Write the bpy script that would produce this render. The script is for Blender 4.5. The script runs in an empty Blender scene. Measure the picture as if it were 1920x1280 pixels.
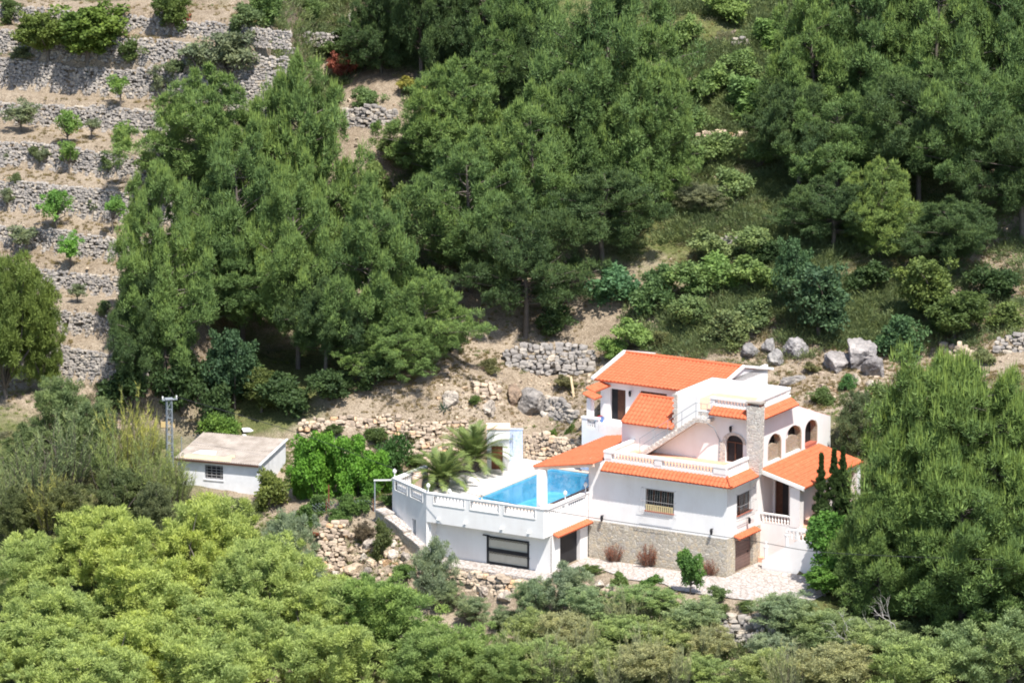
import bpy, math, random
import numpy as np
from mathutils import Vector, Matrix
from mathutils.geometry import tessellate_polygon

# ---------------------------------------------------------------- camera, sky, sun, exposure
SC = bpy.context.scene
COL = SC.collection
CAM_POS = np.array([-12.968, -290.09, 77.777]); PITCH = math.radians(12.3); FPX = 9300.0
cam = bpy.data.cameras.new("camera"); cam.sensor_width = 36; cam.lens = 36 * FPX / 1920
cam.clip_start = 1; cam.clip_end = 3000
camo = bpy.data.objects.new("camera", cam); COL.objects.link(camo)
camo.location = CAM_POS; camo.rotation_euler = (math.pi / 2 - PITCH, 0, 0)
SC.camera = camo
SUN_DIR = Vector((0.235, -0.507, 1.0)).normalized()           # towards the sun: behind the viewer, high, a little right
SUN_EL = math.asin(SUN_DIR.z); SUN_AZ = math.atan2(SUN_DIR.x, SUN_DIR.y)
world = bpy.data.worlds.new("World"); SC.world = world; world.use_nodes = True
wn = world.node_tree; bg = wn.nodes["Background"]
sky = wn.nodes.new("ShaderNodeTexSky"); sky.sky_type = 'NISHITA'; sky.sun_disc = False
sky.sun_elevation = SUN_EL; sky.sun_rotation = SUN_AZ
wn.links.new(sky.outputs[0], bg.inputs[0]); bg.inputs[1].default_value = 0.13
sl = bpy.data.lights.new("sun", 'SUN'); sl.energy = 4.6; sl.angle = math.radians(0.53); sl.color = (1.0, 0.955, 0.88)
so = bpy.data.objects.new("sun", sl); COL.objects.link(so); so.location = (40, -80, 160)
so.rotation_euler = SUN_DIR.to_track_quat('Z', 'Y').to_euler()
SC.view_settings.view_transform = 'Standard'; SC.view_settings.look = 'None'
SC.view_settings.exposure = 0.72; SC.view_settings.gamma = 1
SC.cycles.filter_width = 1.9; SC.cycles.max_bounces = 8; SC.cycles.transparent_max_bounces = 12; SC.cycles.diffuse_bounces = 3

RNG = np.random.default_rng(7); random.seed(7)
AL = math.radians(30.5); CA, SA = math.cos(AL), math.sin(AL)   # the house stands turned by 30.5 degrees
def W(u, v, z=0.0): return Vector((u * CA + v * SA, -u * SA + v * CA, z))
def L(x, y): return (x * CA - y * SA, x * SA + y * CA)
# sight line of a measured point, used to survey where things stand on the hillside
_F = np.array([0, math.cos(PITCH), -math.sin(PITCH)]); _U = np.array([0, math.sin(PITCH), math.cos(PITCH)])
def ray(px, py): return _F + np.array([1.0, 0, 0]) * (px - 960) / FPX + _U * (640 - py) / FPX
def at_y(px, py, Y):
    r = ray(px, py); t = (Y - CAM_POS[1]) / r[1]; return CAM_POS + r * t
def at_z(px, py, Z):
    r = ray(px, py); t = (Z - CAM_POS[2]) / r[2]; return CAM_POS + r * t
def mpp(p): return float(np.dot(np.array(p) - CAM_POS, _F)) / FPX   # metres per measured pixel there

# ---------------------------------------------------------------- object helpers
def tag(o, label=None, cat=None, group=None, kind=None):
    if label: o["label"] = label
    if cat: o["category"] = cat
    if group: o["group"] = group
    if kind or cat: o["kind"] = kind or "thing"
    return o
def empty(name, loc=(0, 0, 0), rz=0.0, label=None, cat=None, group=None):
    o = bpy.data.objects.new(name, None); COL.objects.link(o); o.location = loc; o.rotation_euler = (0, 0, rz)
    o.empty_display_size = 0.3
    return tag(o, label, cat, group)
def link_mesh(name, me, parent=None):
    o = bpy.data.objects.new(name, me); COL.objects.link(o)
    if parent: o.parent = parent
    return o
def np_mesh(name, verts, faces, mat, tint=None, smooth=False):
    """verts (N,3), faces (M,k) with one k."""
    verts = np.ascontiguousarray(verts, dtype=np.float32); faces = np.ascontiguousarray(faces, dtype=np.int32)
    me = bpy.data.meshes.new(name); k = faces.shape[1]; m = len(faces)
    me.vertices.add(len(verts)); me.vertices.foreach_set("co", verts.ravel())
    me.loops.add(m * k); me.loops.foreach_set("vertex_index", faces.ravel())
    me.polygons.add(m); me.polygons.foreach_set("loop_start", np.arange(0, m * k, k, dtype=np.int32))
    me.polygons.foreach_set("loop_total", np.full(m, k, dtype=np.int32))
    if smooth: me.polygons.foreach_set("use_smooth", np.ones(m, dtype=bool))
    if tint is not None:
        at = me.attributes.new("tint", 'FLOAT', 'POINT'); at.data.foreach_set("value", np.ascontiguousarray(tint, dtype=np.float32))
    me.update(calc_edges=True); me.materials.append(mat)
    return me

class G:
    """collects shapes, builds ONE mesh object"""
    def __init__(s): s.v = []; s.f = []
    def add(s, vs, fs):
        b = len(s.v); s.v += [tuple(p) for p in vs]; s.f += [tuple(i + b for i in f) for f in fs]; return s
    def hexa(s, p): return s.add(p, [(0, 3, 2, 1), (4, 5, 6, 7), (0, 1, 5, 4), (1, 2, 6, 5), (2, 3, 7, 6), (3, 0, 4, 7)])
    def box(s, x0, x1, y0, y1, z0, z1):
        return s.hexa([(x0, y0, z0), (x1, y0, z0), (x1, y1, z0), (x0, y1, z0), (x0, y0, z1), (x1, y0, z1), (x1, y1, z1), (x0, y1, z1)])
    def bar(s, a, b, w, h=None):
        """square bar between two points"""
        a = Vector(a); b = Vector(b); d = (b - a).normalized(); h = h or w
        up = Vector((0, 0, 1)) if abs(d.z) < 0.9 else Vector((0, 1, 0))
        x = d.cross(up).normalized() * w / 2; y = x.cross(d).normalized() * h / 2
        return s.hexa([a - x - y, a + x - y, a + x + y, a - x + y, b - x - y, b + x - y, b + x + y, b - x + y])
    def prism(s, poly, z0, z1):
        n = len(poly); vs = [(x, y, z0) for x, y in poly] + [(x, y, z1) for x, y in poly]
        s.add(vs, [(i, (i + 1) % n, n + (i + 1) % n, n + i) for i in range(n)] + [tuple(range(n))[::-1], tuple(range(n, 2 * n))]); return s
    def poly(s, pts): return s.add(pts, [tuple(range(len(pts)))])
    def tube(s, pts, rad, n=6, cap=True):
        pts = [Vector(p) for p in pts]; b = len(s.v); m = len(pts)
        for i, p in enumerate(pts):
            d = (pts[min(i + 1, m - 1)] - pts[max(i - 1, 0)]).normalized()
            up = Vector((0, 0, 1)) if abs(d.z) < 0.95 else Vector((1, 0, 0))
            x = d.cross(up).normalized(); y = x.cross(d); r = rad[i] if hasattr(rad, '__len__') else rad
            for k in range(n):
                a = 2 * math.pi * k / n; s.v.append(tuple(p + x * math.cos(a) * r + y * math.sin(a) * r))
        for i in range(m - 1):
            for k in range(n):
                s.f.append((b + i * n + k, b + i * n + (k + 1) % n, b + (i + 1) * n + (k + 1) % n, b + (i + 1) * n + k))
        if cap: s.f.append(tuple(b + k for k in range(n))[::-1]); s.f.append(tuple(b + (m - 1) * n + k for k in range(n)))
        return s
    def lathe(s, prof, c=(0, 0, 0), n=10):
        b = len(s.v)
        for r, z in prof:
            for k in range(n):
                a = 2 * math.pi * k / n; s.v.append((c[0] + r * math.cos(a), c[1] + r * math.sin(a), c[2] + z))
        for i in range(len(prof) - 1):
            for k in range(n):
                s.f.append((b + i * n + k, b + i * n + (k + 1) % n, b + (i + 1) * n + (k + 1) % n, b + (i + 1) * n + k))
        s.f.append(tuple(b + (len(prof) - 1) * n + k for k in range(n))); s.f.append(tuple(b + k for k in range(n))[::-1]); return s
    def wall(s, outer, holes, mp, depth):
        """flat wall with holes; mp(a, z, d) -> point (d = into the wall); reveals run to depth"""
        rings = [outer] + holes
        tri = tessellate_polygon([[Vector((a, z, 0)) for a, z in r] for r in rings])
        flat = [p for r in rings for p in r]
        s.add([mp(a, z, 0) for a, z in flat], [tuple(t) for t in tri])
        for r in holes:
            n = len(r); vs = [mp(a, z, 0) for a, z in r] + [mp(a, z, depth) for a, z in r]
            s.add(vs, [(i, (i + 1) % n, n + (i + 1) % n, n + i) for i in range(n)])
        n = len(outer); vs = [mp(a, z, 0) for a, z in outer] + [mp(a, z, depth) for a, z in outer]
        s.add(vs, [(i, (i + 1) % n, n + (i + 1) % n, n + i) for i in range(n)]); return s
    def build(s, name, mat, parent=None, smooth=False):
        me = bpy.data.meshes.new(name); me.from_pydata(s.v, [], s.f); me.materials.append(mat)
        if smooth:
            for p in me.polygons: p.use_smooth = True
        me.update(); return link_mesh(name, me, parent)
def rect(a0, a1, z0, z1): return [(a0, z0), (a1, z0), (a1, z1), (a0, z1)]
def arch(a0, a1, z0, zs, zt, n=10):
    """opening with an elliptic arched head: spring line zs, crown zt"""
    c = (a0 + a1) / 2; r = (a1 - a0) / 2
    return [(a0, z0), (a1, z0)] + [(c + r * math.cos(math.pi * k / n), zs + (zt - zs) * math.sin(math.pi * k / n)) for k in range(n + 1)]
def front(v0): return lambda a, z, d: (a, v0 + d, z)
def right(u0): return lambda a, z, d: (u0 - d, a, z)

# ---------------------------------------------------------------- materials
def newmat(name):
    m = bpy.data.materials.new(name); m.use_nodes = True; n = m.node_tree.nodes; b = n["Principled BSDF"]
    b.inputs["Roughness"].default_value = 0.85; b.inputs["Specular IOR Level"].default_value = 0.2
    return m, n, m.node_tree.links, b
def ramp(n, stops):
    r = n.new("ShaderNodeValToRGB"); e = r.color_ramp.elements
    while len(e) < len(stops): e.new(0.5)
    for i, (p, c) in enumerate(stops): e[i].position = p; e[i].color = (*c, 1)
    return r
def noise(n, l, scale, detail=4, rough=0.6, src=None):
    t = n.new("ShaderNodeTexNoise"); t.inputs["Scale"].default_value = scale; t.inputs["Detail"].default_value = detail
    t.inputs["Roughness"].default_value = rough
    if src is not None: l.new(src, t.inputs["Vector"])
    return t
def mix(n, l, fac, a, b, mode='MIX'):
    m = n.new("ShaderNodeMix"); m.data_type = 'RGBA'; m.blend_type = mode
    for s, x in ((m.inputs[0], fac), (m.inputs[6], a), (m.inputs[7], b)):
        if isinstance(x, (int, float)): s.default_value = x
        elif isinstance(x, tuple): s.default_value = (*x, 1)
        else: l.new(x, s)
    return m.outputs[2]
def bump(n, l, b, h, strength=0.5, dist=0.05):
    k = n.new("ShaderNodeBump"); k.inputs["Strength"].default_value = strength; k.inputs["Distance"].default_value = dist
    l.new(h, k.inputs["Height"]); l.new(k.outputs[0], b.inputs["Normal"])
def objco(n): return n.new("ShaderNodeTexCoord").outputs["Object"]
def mottled(name, c1, c2, scale=2.0, rough=0.85, bmp=0.0, spec=0.2):
    m, n, l, b = newmat(name); co = objco(n); t = noise(n, l, scale, 6, 0.65, co)
    r = ramp(n, [(0.35, c1), (0.68, c2)]); l.new(t.outputs[0], r.inputs[0]); l.new(r.outputs[0], b.inputs["Base Color"])
    b.inputs["Roughness"].default_value = rough; b.inputs["Specular IOR Level"].default_value = spec
    if bmp: bump(n, l, b, noise(n, l, scale * 12, 3, 0.6, co).outputs[0], bmp, 0.03)
    return m
def masonry(name, cols, mortar, scale=4.2, bmp=0.8):
    m, n, l, b = newmat(name); co = objco(n)
    mp = n.new("ShaderNodeMapping"); mp.inputs["Scale"].default_value = (1, 1, 1.35); l.new(co, mp.inputs[0])
    wob = noise(n, l, 3, 2, 0.5, mp.outputs[0]); add = n.new("ShaderNodeVectorMath"); add.operation = 'MULTIPLY_ADD'
    l.new(wob.outputs["Color"], add.inputs[0]); add.inputs[1].default_value = (0.12, 0.12, 0.12); l.new(mp.outputs[0], add.inputs[2])
    v = n.new("ShaderNodeTexVoronoi"); v.inputs["Scale"].default_value = scale; l.new(add.outputs[0], v.inputs["Vector"])
    e = n.new("ShaderNodeTexVoronoi"); e.feature = 'DISTANCE_TO_EDGE'; e.inputs["Scale"].default_value = scale; l.new(add.outputs[0], e.inputs["Vector"])
    sep = n.new("ShaderNodeSeparateColor"); l.new(v.outputs["Color"], sep.inputs[0])
    r = ramp(n, [(i / (len(cols) - 1), c) for i, c in enumerate(cols)]); l.new(sep.outputs[0], r.inputs[0])
    er = ramp(n, [(0.03, (0, 0, 0)), (0.10, (1, 1, 1))]); l.new(e.outputs["Distance"], er.inputs[0])
    c = mix(n, l, er.outputs[0], mortar, r.outputs[0]); g = noise(n, l, 9, 4, 0.7, co)
    gr = ramp(n, [(0.3, (0.72, 0.72, 0.72)), (0.7, (1.08, 1.08, 1.08))]); l.new(g.outputs[0], gr.inputs[0])
    l.new(mix(n, l, 1.0, c, gr.outputs[0], 'MULTIPLY'), b.inputs["Base Color"])
    bump(n, l, b, er.outputs[0], bmp, 0.05); return m

M = {}
def plaster():
    m, n, l, b = newmat("white_plaster"); co = objco(n)
    a = noise(n, l, 0.7, 6, 0.7, co); mp = n.new("ShaderNodeMapping"); mp.inputs["Scale"].default_value = (1.6, 1.6, 0.3); l.new(co, mp.inputs[0])
    st = noise(n, l, 1.0, 4, 0.6, mp.outputs[0]); f = mix(n, l, 0.5, a.outputs["Color"], st.outputs["Color"])
    r = ramp(n, [(0.28, (0.64, 0.60, 0.57)), (0.42, (0.755, 0.73, 0.715)), (0.55, (0.80, 0.785, 0.775)), (0.8, (0.83, 0.815, 0.805))]); l.new(f, r.inputs[0])
    l.new(r.outputs[0], b.inputs["Base Color"]); bump(n, l, b, noise(n, l, 30, 3, 0.6, co).outputs[0], 0.12, 0.02); return m
M['plaster'] = plaster()
M['white'] = mottled("white_painted_concrete", (0.74, 0.72, 0.70), (0.84, 0.83, 0.82), 3, 0.7)
M['deckpave'] = mottled("pale_deck_paving", (0.60, 0.555, 0.525), (0.68, 0.645, 0.62), 1.6, 0.8)
M['terracotta_floor'] = mottled("terracotta_floor", (0.62, 0.33, 0.22), (0.70, 0.42, 0.30), 3)
def tile():
    m, n, l, b = newmat("orange_roof_tile"); co = objco(n)
    a = noise(n, l, 0.9, 5, 0.7, co); k = noise(n, l, 6.5, 1, 0.5, co)
    r = ramp(n, [(0.30, (0.34, 0.085, 0.038)), (0.45, (0.53, 0.135, 0.060)), (0.58, (0.58, 0.155, 0.072)), (0.72, (0.66, 0.24, 0.125))]); l.new(mix(n, l, 0.6, a.outputs["Color"], k.outputs["Color"]), r.inputs[0])
    l.new(r.outputs[0], b.inputs["Base Color"]); b.inputs["Roughness"].default_value = 0.75; return m
M['tile'] = tile()
M['masonry'] = masonry("rubble_masonry", [(0.36, 0.32, 0.27), (0.52, 0.45, 0.34), (0.46, 0.42, 0.36), (0.56, 0.46, 0.33), (0.43, 0.40, 0.36)], (0.60, 0.55, 0.47), 3.6)
M['chimney_stone'] = masonry("chimney_masonry", [(0.48, 0.43, 0.40), (0.63, 0.56, 0.50), (0.55, 0.51, 0.48), (0.68, 0.60, 0.52)], (0.70, 0.66, 0.60), 3.4)
M['infill_stone'] = masonry("yellow_infill_masonry", [(0.34, 0.28, 0.20), (0.42, 0.34, 0.24), (0.38, 0.33, 0.28)], (0.40, 0.34, 0.26), 5.0)
M['crazy'] = masonry("pale_crazy_paving", [(0.50, 0.46, 0.43), (0.57, 0.53, 0.50), (0.47, 0.42, 0.385)], (0.34, 0.28, 0.24), 3.2, 0.5)
M['blue_masonry'] = masonry("pale_blue_tiles", [(0.42, 0.52, 0.72), (0.50, 0.60, 0.78), (0.46, 0.58, 0.80)], (0.62, 0.68, 0.80), 5.0, 0.2)
M['wood'] = mottled("dark_brown_wood", (0.065, 0.030, 0.020), (0.11, 0.05, 0.032), 5, 0.55)
M['rust_wood'] = mottled("red_brown_wood", (0.16, 0.055, 0.03), (0.22, 0.085, 0.05), 5, 0.6)
M['garage'] = mottled("brown_garage_metal", (0.16, 0.105, 0.095), (0.20, 0.135, 0.12), 2, 0.5)
M['dark'] = mottled("dark_interior", (0.014, 0.014, 0.018), (0.022, 0.022, 0.026), 2, 0.4)
M['glass'] = mottled("dark_window_glass", (0.018, 0.020, 0.026), (0.03, 0.032, 0.04), 1, 0.12, spec=0.5)
M['iron'] = mottled("black_iron", (0.015, 0.016, 0.02), (0.03, 0.03, 0.035), 4, 0.5)
M['whiteiron'] = mottled("white_iron", (0.30, 0.29, 0.29), (0.38, 0.37, 0.37), 4, 0.5)
M['greyiron'] = mottled("grey_galvanised_metal", (0.22, 0.25, 0.28), (0.32, 0.35, 0.38), 3, 0.45)
M['cream'] = mottled("cream_panel", (0.46, 0.43, 0.36), (0.54, 0.51, 0.44), 2, 0.6)
M['peach'] = mottled("peach_plaster", (0.72, 0.52, 0.40), (0.78, 0.60, 0.48), 2, 0.8)
M['redsill'] = mottled("red_brick_sill", (0.34, 0.10, 0.07), (0.42, 0.14, 0.09), 8, 0.7)
M['yellowbar'] = mottled("yellow_wood_slats", (0.62, 0.50, 0.26), (0.70, 0.58, 0.34), 5, 0.6)
def pooltile():
    m, n, l, b = newmat("blue_pool_tile"); co = objco(n)
    v = n.new("ShaderNodeTexVoronoi"); v.inputs["Scale"].default_value = 3.0; l.new(co, v.inputs["Vector"])
    r = ramp(n, [(0.0, (0.17, 0.45, 0.60)), (1.0, (0.28, 0.55, 0.68))]); sep = n.new("ShaderNodeSeparateColor"); l.new(v.outputs["Color"], sep.inputs[0]); l.new(sep.outputs[0], r.inputs[0])
    l.new(r.outputs[0], b.inputs["Base Color"]); return m
M['pooltile'] = pooltile()
def water():
    m, n, l, b = newmat("pool_water"); out = n["Material Output"]
    tr = n.new("ShaderNodeBsdfTransparent"); tr.inputs[0].default_value = (0.56, 0.86, 0.96, 1)
    gl = n.new("ShaderNodeBsdfGlossy"); gl.inputs["Roughness"].default_value = 0.04
    fr = n.new("ShaderNodeFresnel"); fr.inputs["IOR"].default_value = 1.33; mx = n.new("ShaderNodeMixShader")
    t = noise(n, l, 2.2, 3, 0.5, objco(n)); k = n.new("ShaderNodeBump"); k.inputs["Strength"].default_value = 0.25; k.inputs["Distance"].default_value = 0.04
    l.new(t.outputs[0], k.inputs["Height"]); l.new(k.outputs[0], fr.inputs["Normal"]); l.new(k.outputs[0], gl.inputs["Normal"])
    l.new(fr.outputs[0], mx.inputs[0]); l.new(tr.outputs[0], mx.inputs[1]); l.new(gl.outputs[0], mx.inputs[2]); l.new(mx.outputs[0], out.inputs["Surface"]); return m
M['water'] = water()
def leafmat(name, dark, light, tip, trans=0.35, rough=0.6, spec=0.25):
    """leaf colour = object colour varied from leaf to leaf (tint 0..1); young tips are lighter"""
    m, n, l, b = newmat(name); out = n["Material Output"]
    at = n.new("ShaderNodeAttribute"); at.attribute_name = "tint"; oi = n.new("ShaderNodeObjectInfo")
    r = ramp(n, [(0.0, dark), (0.55, light), (1.0, tip)]); l.new(at.outputs["Fac"], r.inputs[0])
    big = noise(n, l, 1.7, 3, 0.6, objco(n)); br = ramp(n, [(0.3, (0.78, 0.82, 0.85)), (0.7, (1.2, 1.14, 0.95))]); l.new(big.outputs[0], br.inputs[0])
    c = mix(n, l, 1.0, r.outputs[0], oi.outputs["Color"], 'MULTIPLY'); c = mix(n, l, 1.0, c, br.outputs[0], 'MULTIPLY')
    l.new(c, b.inputs["Base Color"]); b.inputs["Roughness"].default_value = rough; b.inputs["Specular IOR Level"].default_value = spec
    tl = n.new("ShaderNodeBsdfTranslucent"); l.new(c, tl.inputs[0]); mx = n.new("ShaderNodeMixShader"); mx.inputs[0].default_value = trans
    l.new(b.outputs[0], mx.inputs[1]); l.new(tl.outputs[0], mx.inputs[2]); l.new(mx.outputs[0], out.inputs["Surface"]); return m
M['needle'] = leafmat("pine_needles", (0.62, 0.66, 0.70), (1.0, 1.0, 1.0), (1.6, 1.42, 1.05), 0.08)
M['leaf'] = leafmat("leaves", (0.60, 0.66, 0.62), (1.0, 1.0, 1.0), (1.35, 1.28, 1.0), 0.36)
M['palm'] = leafmat("palm_leaflets", (0.75, 0.8, 0.8), (1.0, 1.0, 1.0), (1.4, 1.25, 0.9), 0.30, 0.45, 0.4)
M['bark'] = mottled("grey_brown_bark", (0.10, 0.085, 0.07), (0.21, 0.18, 0.155), 4, 0.9, 0.4)
M['deadwood'] = mottled("bleached_dead_wood", (0.36, 0.33, 0.30), (0.48, 0.45, 0.42), 5, 0.8)
def stonemat(name, stops, sc=4.0):
    """loose stones: colour by stone (tint) with lichen mottling"""
    m, n, l, b = newmat(name); co = objco(n)
    at = n.new("ShaderNodeAttribute"); at.attribute_name = "tint"; r = ramp(n, stops); l.new(at.outputs["Fac"], r.inputs[0])
    g = noise(n, l, sc, 6, 0.7, co); gr = ramp(n, [(0.35, (0.70, 0.69, 0.69)), (0.65, (1.12, 1.1, 1.06))]); l.new(g.outputs[0], gr.inputs[0])
    l.new(mix(n, l, 1.0, r.outputs[0], gr.outputs[0], 'MULTIPLY'), b.inputs["Base Color"])
    bump(n, l, b, noise(n, l, sc * 4, 4, 0.7, co).outputs[0], 0.6, 0.05); return m
M['greystone'] = stonemat("grey_limestone", [(0.0, (0.25, 0.235, 0.225)), (0.5, (0.33, 0.305, 0.285)), (0.85, (0.40, 0.365, 0.325)), (1.0, (0.47, 0.41, 0.335))])
M['tanstone'] = stonemat("tan_limestone", [(0.0, (0.36, 0.29, 0.23)), (0.5, (0.50, 0.41, 0.32)), (0.85, (0.56, 0.46, 0.35)), (1.0, (0.60, 0.38, 0.22))])
def bouldermat():
    m, n, l, b = newmat("boulder_rock"); co = objco(n); oi = n.new("ShaderNodeObjectInfo")
    g = noise(n, l, 2.3, 8, 0.75, co); gr = ramp(n, [(0.36, (0.38, 0.38, 0.40)), (0.50, (0.85, 0.84, 0.83)), (0.64, (1.35, 1.32, 1.27))]); l.new(g.outputs[0], gr.inputs[0])
    l.new(mix(n, l, 1.0, gr.outputs[0], oi.outputs["Color"], 'MULTIPLY'), b.inputs["Base Color"])
    bump(n, l, b, noise(n, l, 7, 6, 0.75, co).outputs[0], 0.9, 0.12); return m
M['boulder'] = bouldermat()
def soil():
    m, n, l, b = newmat("dry_hillside_soil"); co = objco(n)
    at = n.new("ShaderNodeAttribute"); at.attribute_name = "tint"                  # 0 soil, 1 grassy
    a = noise(n, l, 0.22, 8, 0.68, co); f = noise(n, l, 2.6, 8, 0.75, co); h = noise(n, l, 11, 4, 0.7, co)
    r = ramp(n, [(0.34, (0.15, 0.115, 0.08)), (0.45, (0.29, 0.23, 0.165)), (0.57, (0.43, 0.355, 0.27)), (0.70, (0.57, 0.50, 0.415))])
    l.new(mix(n, l, 0.55, a.outputs["Color"], f.outputs["Color"]), r.inputs[0])
    gr = ramp(n, [(0.35, (0.085, 0.105, 0.035)), (0.55, (0.15, 0.165, 0.06)), (0.72, (0.27, 0.235, 0.12))]); l.new(f.outputs[0], gr.inputs[0])
    mth = n.new("ShaderNodeMath"); mth.operation = 'MULTIPLY_ADD'; l.new(a.outputs[0], mth.inputs[0]); mth.inputs[1].default_value = 0.9
    sub = n.new("ShaderNodeMath"); sub.operation = 'SUBTRACT'; l.new(at.outputs["Fac"], sub.inputs[0]); sub.inputs[1].default_value = 0.45; l.new(sub.outputs[0], mth.inputs[2])
    mr = ramp(n, [(0.40, (0, 0, 0)), (0.60, (1, 1, 1))]); l.new(mth.outputs[0], mr.inputs[0])
    c = mix(n, l, mr.outputs[0], r.outputs[0], gr.outputs[0])
    hr = ramp(n, [(0.36, (0.50, 0.48, 0.46)), (0.66, (1.22, 1.22, 1.22))]); l.new(h.outputs[0], hr.inputs[0])
    l.new(mix(n, l, 1.0, c, hr.outputs[0], 'MULTIPLY'), b.inputs["Base Color"]); b.inputs["Roughness"].default_value = 0.95
    bump(n, l, b, h.outputs[0], 0.8, 0.12); return m
M['soil'] = soil()
M['asbestos'] = mottled("weathered_grey_sheet", (0.27, 0.23, 0.195), (0.43, 0.375, 0.33), 1.1, 0.9, 0.3)
M['sheet_tan'] = mottled("tan_patch", (0.55, 0.42, 0.26), (0.62, 0.50, 0.34), 3, 0.85)
M['shedwhite'] = mottled("chalky_white_wash", (0.70, 0.70, 0.71), (0.82, 0.82, 0.83), 1.8, 0.9)
M['pot'] = mottled("clay", (0.40, 0.17, 0.09), (0.48, 0.22, 0.12), 4, 0.8)
M['ochre'] = mottled("ochre_block", (0.60, 0.44, 0.20), (0.66, 0.50, 0.27), 3, 0.85)
M['bluetub'] = mottled("blue_plastic", (0.10, 0.18, 0.42), (0.12, 0.21, 0.46), 3, 0.4)
M['redtub'] = mottled("red_plastic", (0.42, 0.05, 0.05), (0.46, 0.07, 0.06), 3, 0.4)
M['lamp'] = mottled("lamp_white_glass", (0.74, 0.74, 0.72), (0.80, 0.80, 0.78), 2, 0.3)
# ---------------------------------------------------------------- terrain
_NG = np.random.default_rng(3).random((256, 256))
def vnoise(x, y, s):
    x = np.asarray(x) / s + 91.3; y = np.asarray(y) / s + 57.7
    i = np.floor(x).astype(int); j = np.floor(y).astype(int); fx = x - i; fy = y - j
    fx = fx * fx * (3 - 2 * fx); fy = fy * fy * (3 - 2 * fy); q = lambda a, b: _NG[a % 256, b % 256]
    return (q(i, j) * (1 - fx) + q(i + 1, j) * fx) * (1 - fy) + (q(i, j + 1) * (1 - fx) + q(i + 1, j + 1) * fx) * fy - 0.5
# left hillside: dry-stone terraces, surveyed on one line up the slope
TA = math.radians(28)
TERR = []                                                       # (s of wall, z at foot, z at top)
_rows = [(715, 650), (632, 578), (550, 503), (482, 432), (408, 347), (325, 272), (243, 193), (178, 117), (112, 66), (56, 18), (-10, -60), (-80, -130)]
_p = at_y(150, 715, 25.0)
for k, (rb, rt) in enumerate(_rows):
    if k:
        z0 = TERR[-1][2]; best = None
        for Y in np.arange(_p[1] + 0.5, _p[1] + 9, 0.05):
            q = at_y(150, rb, Y)
            if q[2] <= z0 + 0.06 * (Y - _p[1]): best = q; break
        _p = best if best is not None else at_y(150, rb, _p[1] + 4)
    t = at_y(150, rt, _p[1])
    TERR.append((_p[0] * math.sin(TA) + _p[1] * math.cos(TA), _p[2], t[2]))
def terr_h(x, y):
    s = x * math.sin(TA) + y * math.cos(TA) + vnoise(x, y, 9) * 1.1
    xs, zs = [TERR[0][0] - 60, TERR[0][0]], [TERR[0][1] - 12, TERR[0][1]]
    for k, (sk, zb, zt) in enumerate(TERR):
        if k: xs.append(sk); zs.append(zb)
        xs.append(sk + 0.35); zs.append(zt)
    xs.append(xs[-1] + 100); zs.append(zs[-1] + 42)
    return np.interp(s, xs, zs)
_CP = [(900, 790, 20), (750, 785, 20), (750, 845, 18.6), (600, 800, 20), (450, 810, 21), (250, 850, 21), (100, 745, 23), (20, 760, 22), (100, 860, 15), (230, 900, 14),
       (640, 960, 9), (640, 935, 13), (500, 930, 13), (400, 935, 13), (690, 965, 9), (640, 1065, 7.2), (700, 1075, 4.5), (1000, 760, 23), (1050, 690, 27), (1300, 655, 24.5), (1500, 690, 22),
       (1600, 700, 21), (1570, 800, 13), (1650, 745, 17), (1850, 700, 19), (1900, 660, 22), (1750, 650, 24), (1900, 790, 11), (1400, 560, 29), (1350, 450, 35), (1350, 250, 46),
       (1350, 80, 56), (1350, -60, 64), (900, 600, 30), (800, 450, 38), (700, 250, 48), (700, 150, 53), (850, 130, 55), (700, 20, 62), (700, -80, 68), (1650, 560, 30), (1850, 570, 28),
       (1850, 400, 38), (1650, 400, 38), (1700, 200, 49), (1900, 200, 49), (1700, 0, 61), (1900, 0, 61), (450, 610, 33), (450, 400, 43), (450, 200, 53), (450, 0, 66), (450, -80, 71),
       (300, 1150, 0), (100, 1120, 2), (600, 1150, -1), (300, 1330, -10), (700, 1330, -10), (100, 1330, -10), (960, 1135, -0.4), (1100, 1150, -5), (1100, 1280, -11), (1250, 1170, -7), (1390, 1200, -7.2), (1385, 1245, -9),
       (1400, 1340, -16), (1650, 1150, -5), (1850, 1150, -5), (1750, 1080, 0), (1650, 1330, -15), (1900, 1330, -15), (700, 1500, -22), (1400, 1500, -26), (100, 1500, -22), (1900, 1500, -26)]
_pts = [at_y(*c) for c in _CP]
_pts += [np.array([-36.0, y, float(terr_h(-36.0, y))]) for y in (30, 38, 46, 54, 62, 72)] + [np.array([-50.0, y, float(terr_h(-50.0, y))]) for y in (30, 46, 62, 78)]
_lp = [(u, v, 0.0) for u, v in ((-7, -3.0), (0, -5), (5, -4), (5, 1))] + [(u, v, z) for u, v, z in ((-15.5, -7.1, -1.85), (-12.5, -7.1, -1.85), (-9.6, -7.1, -1.7), (-12.5, -9.0, -2.7), (-17.5, -8.5, -2.2))] + [(4.5, 4, 1.3), (5.5, 8, 2.6), (4.5, 12, 4.0), (0, 14.2, 5.0), (-6, 15.5, 5.2), (-15.5, 12, 5.2), (-22.5, 9.5, 3.2), (-23, 2, 2.0), (-22.5, -3.5, 1.9), (-18.5, -6, 0.0)]
_pts += [np.array([*W(u, v)[:2], z]) for u, v, z in _lp]
_P = np.array(_pts)
def _ker(d2): return np.where(d2 > 1e-9, 0.5 * d2 * np.log(np.maximum(d2, 1e-9)), 0)
_n = len(_P); _d2 = ((_P[:, None, :2] - _P[None, :, :2]) ** 2).sum(-1)
_A = np.zeros((_n + 3, _n + 3)); _A[:_n, :_n] = _ker(_d2) + np.eye(_n) * 0.5
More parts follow.
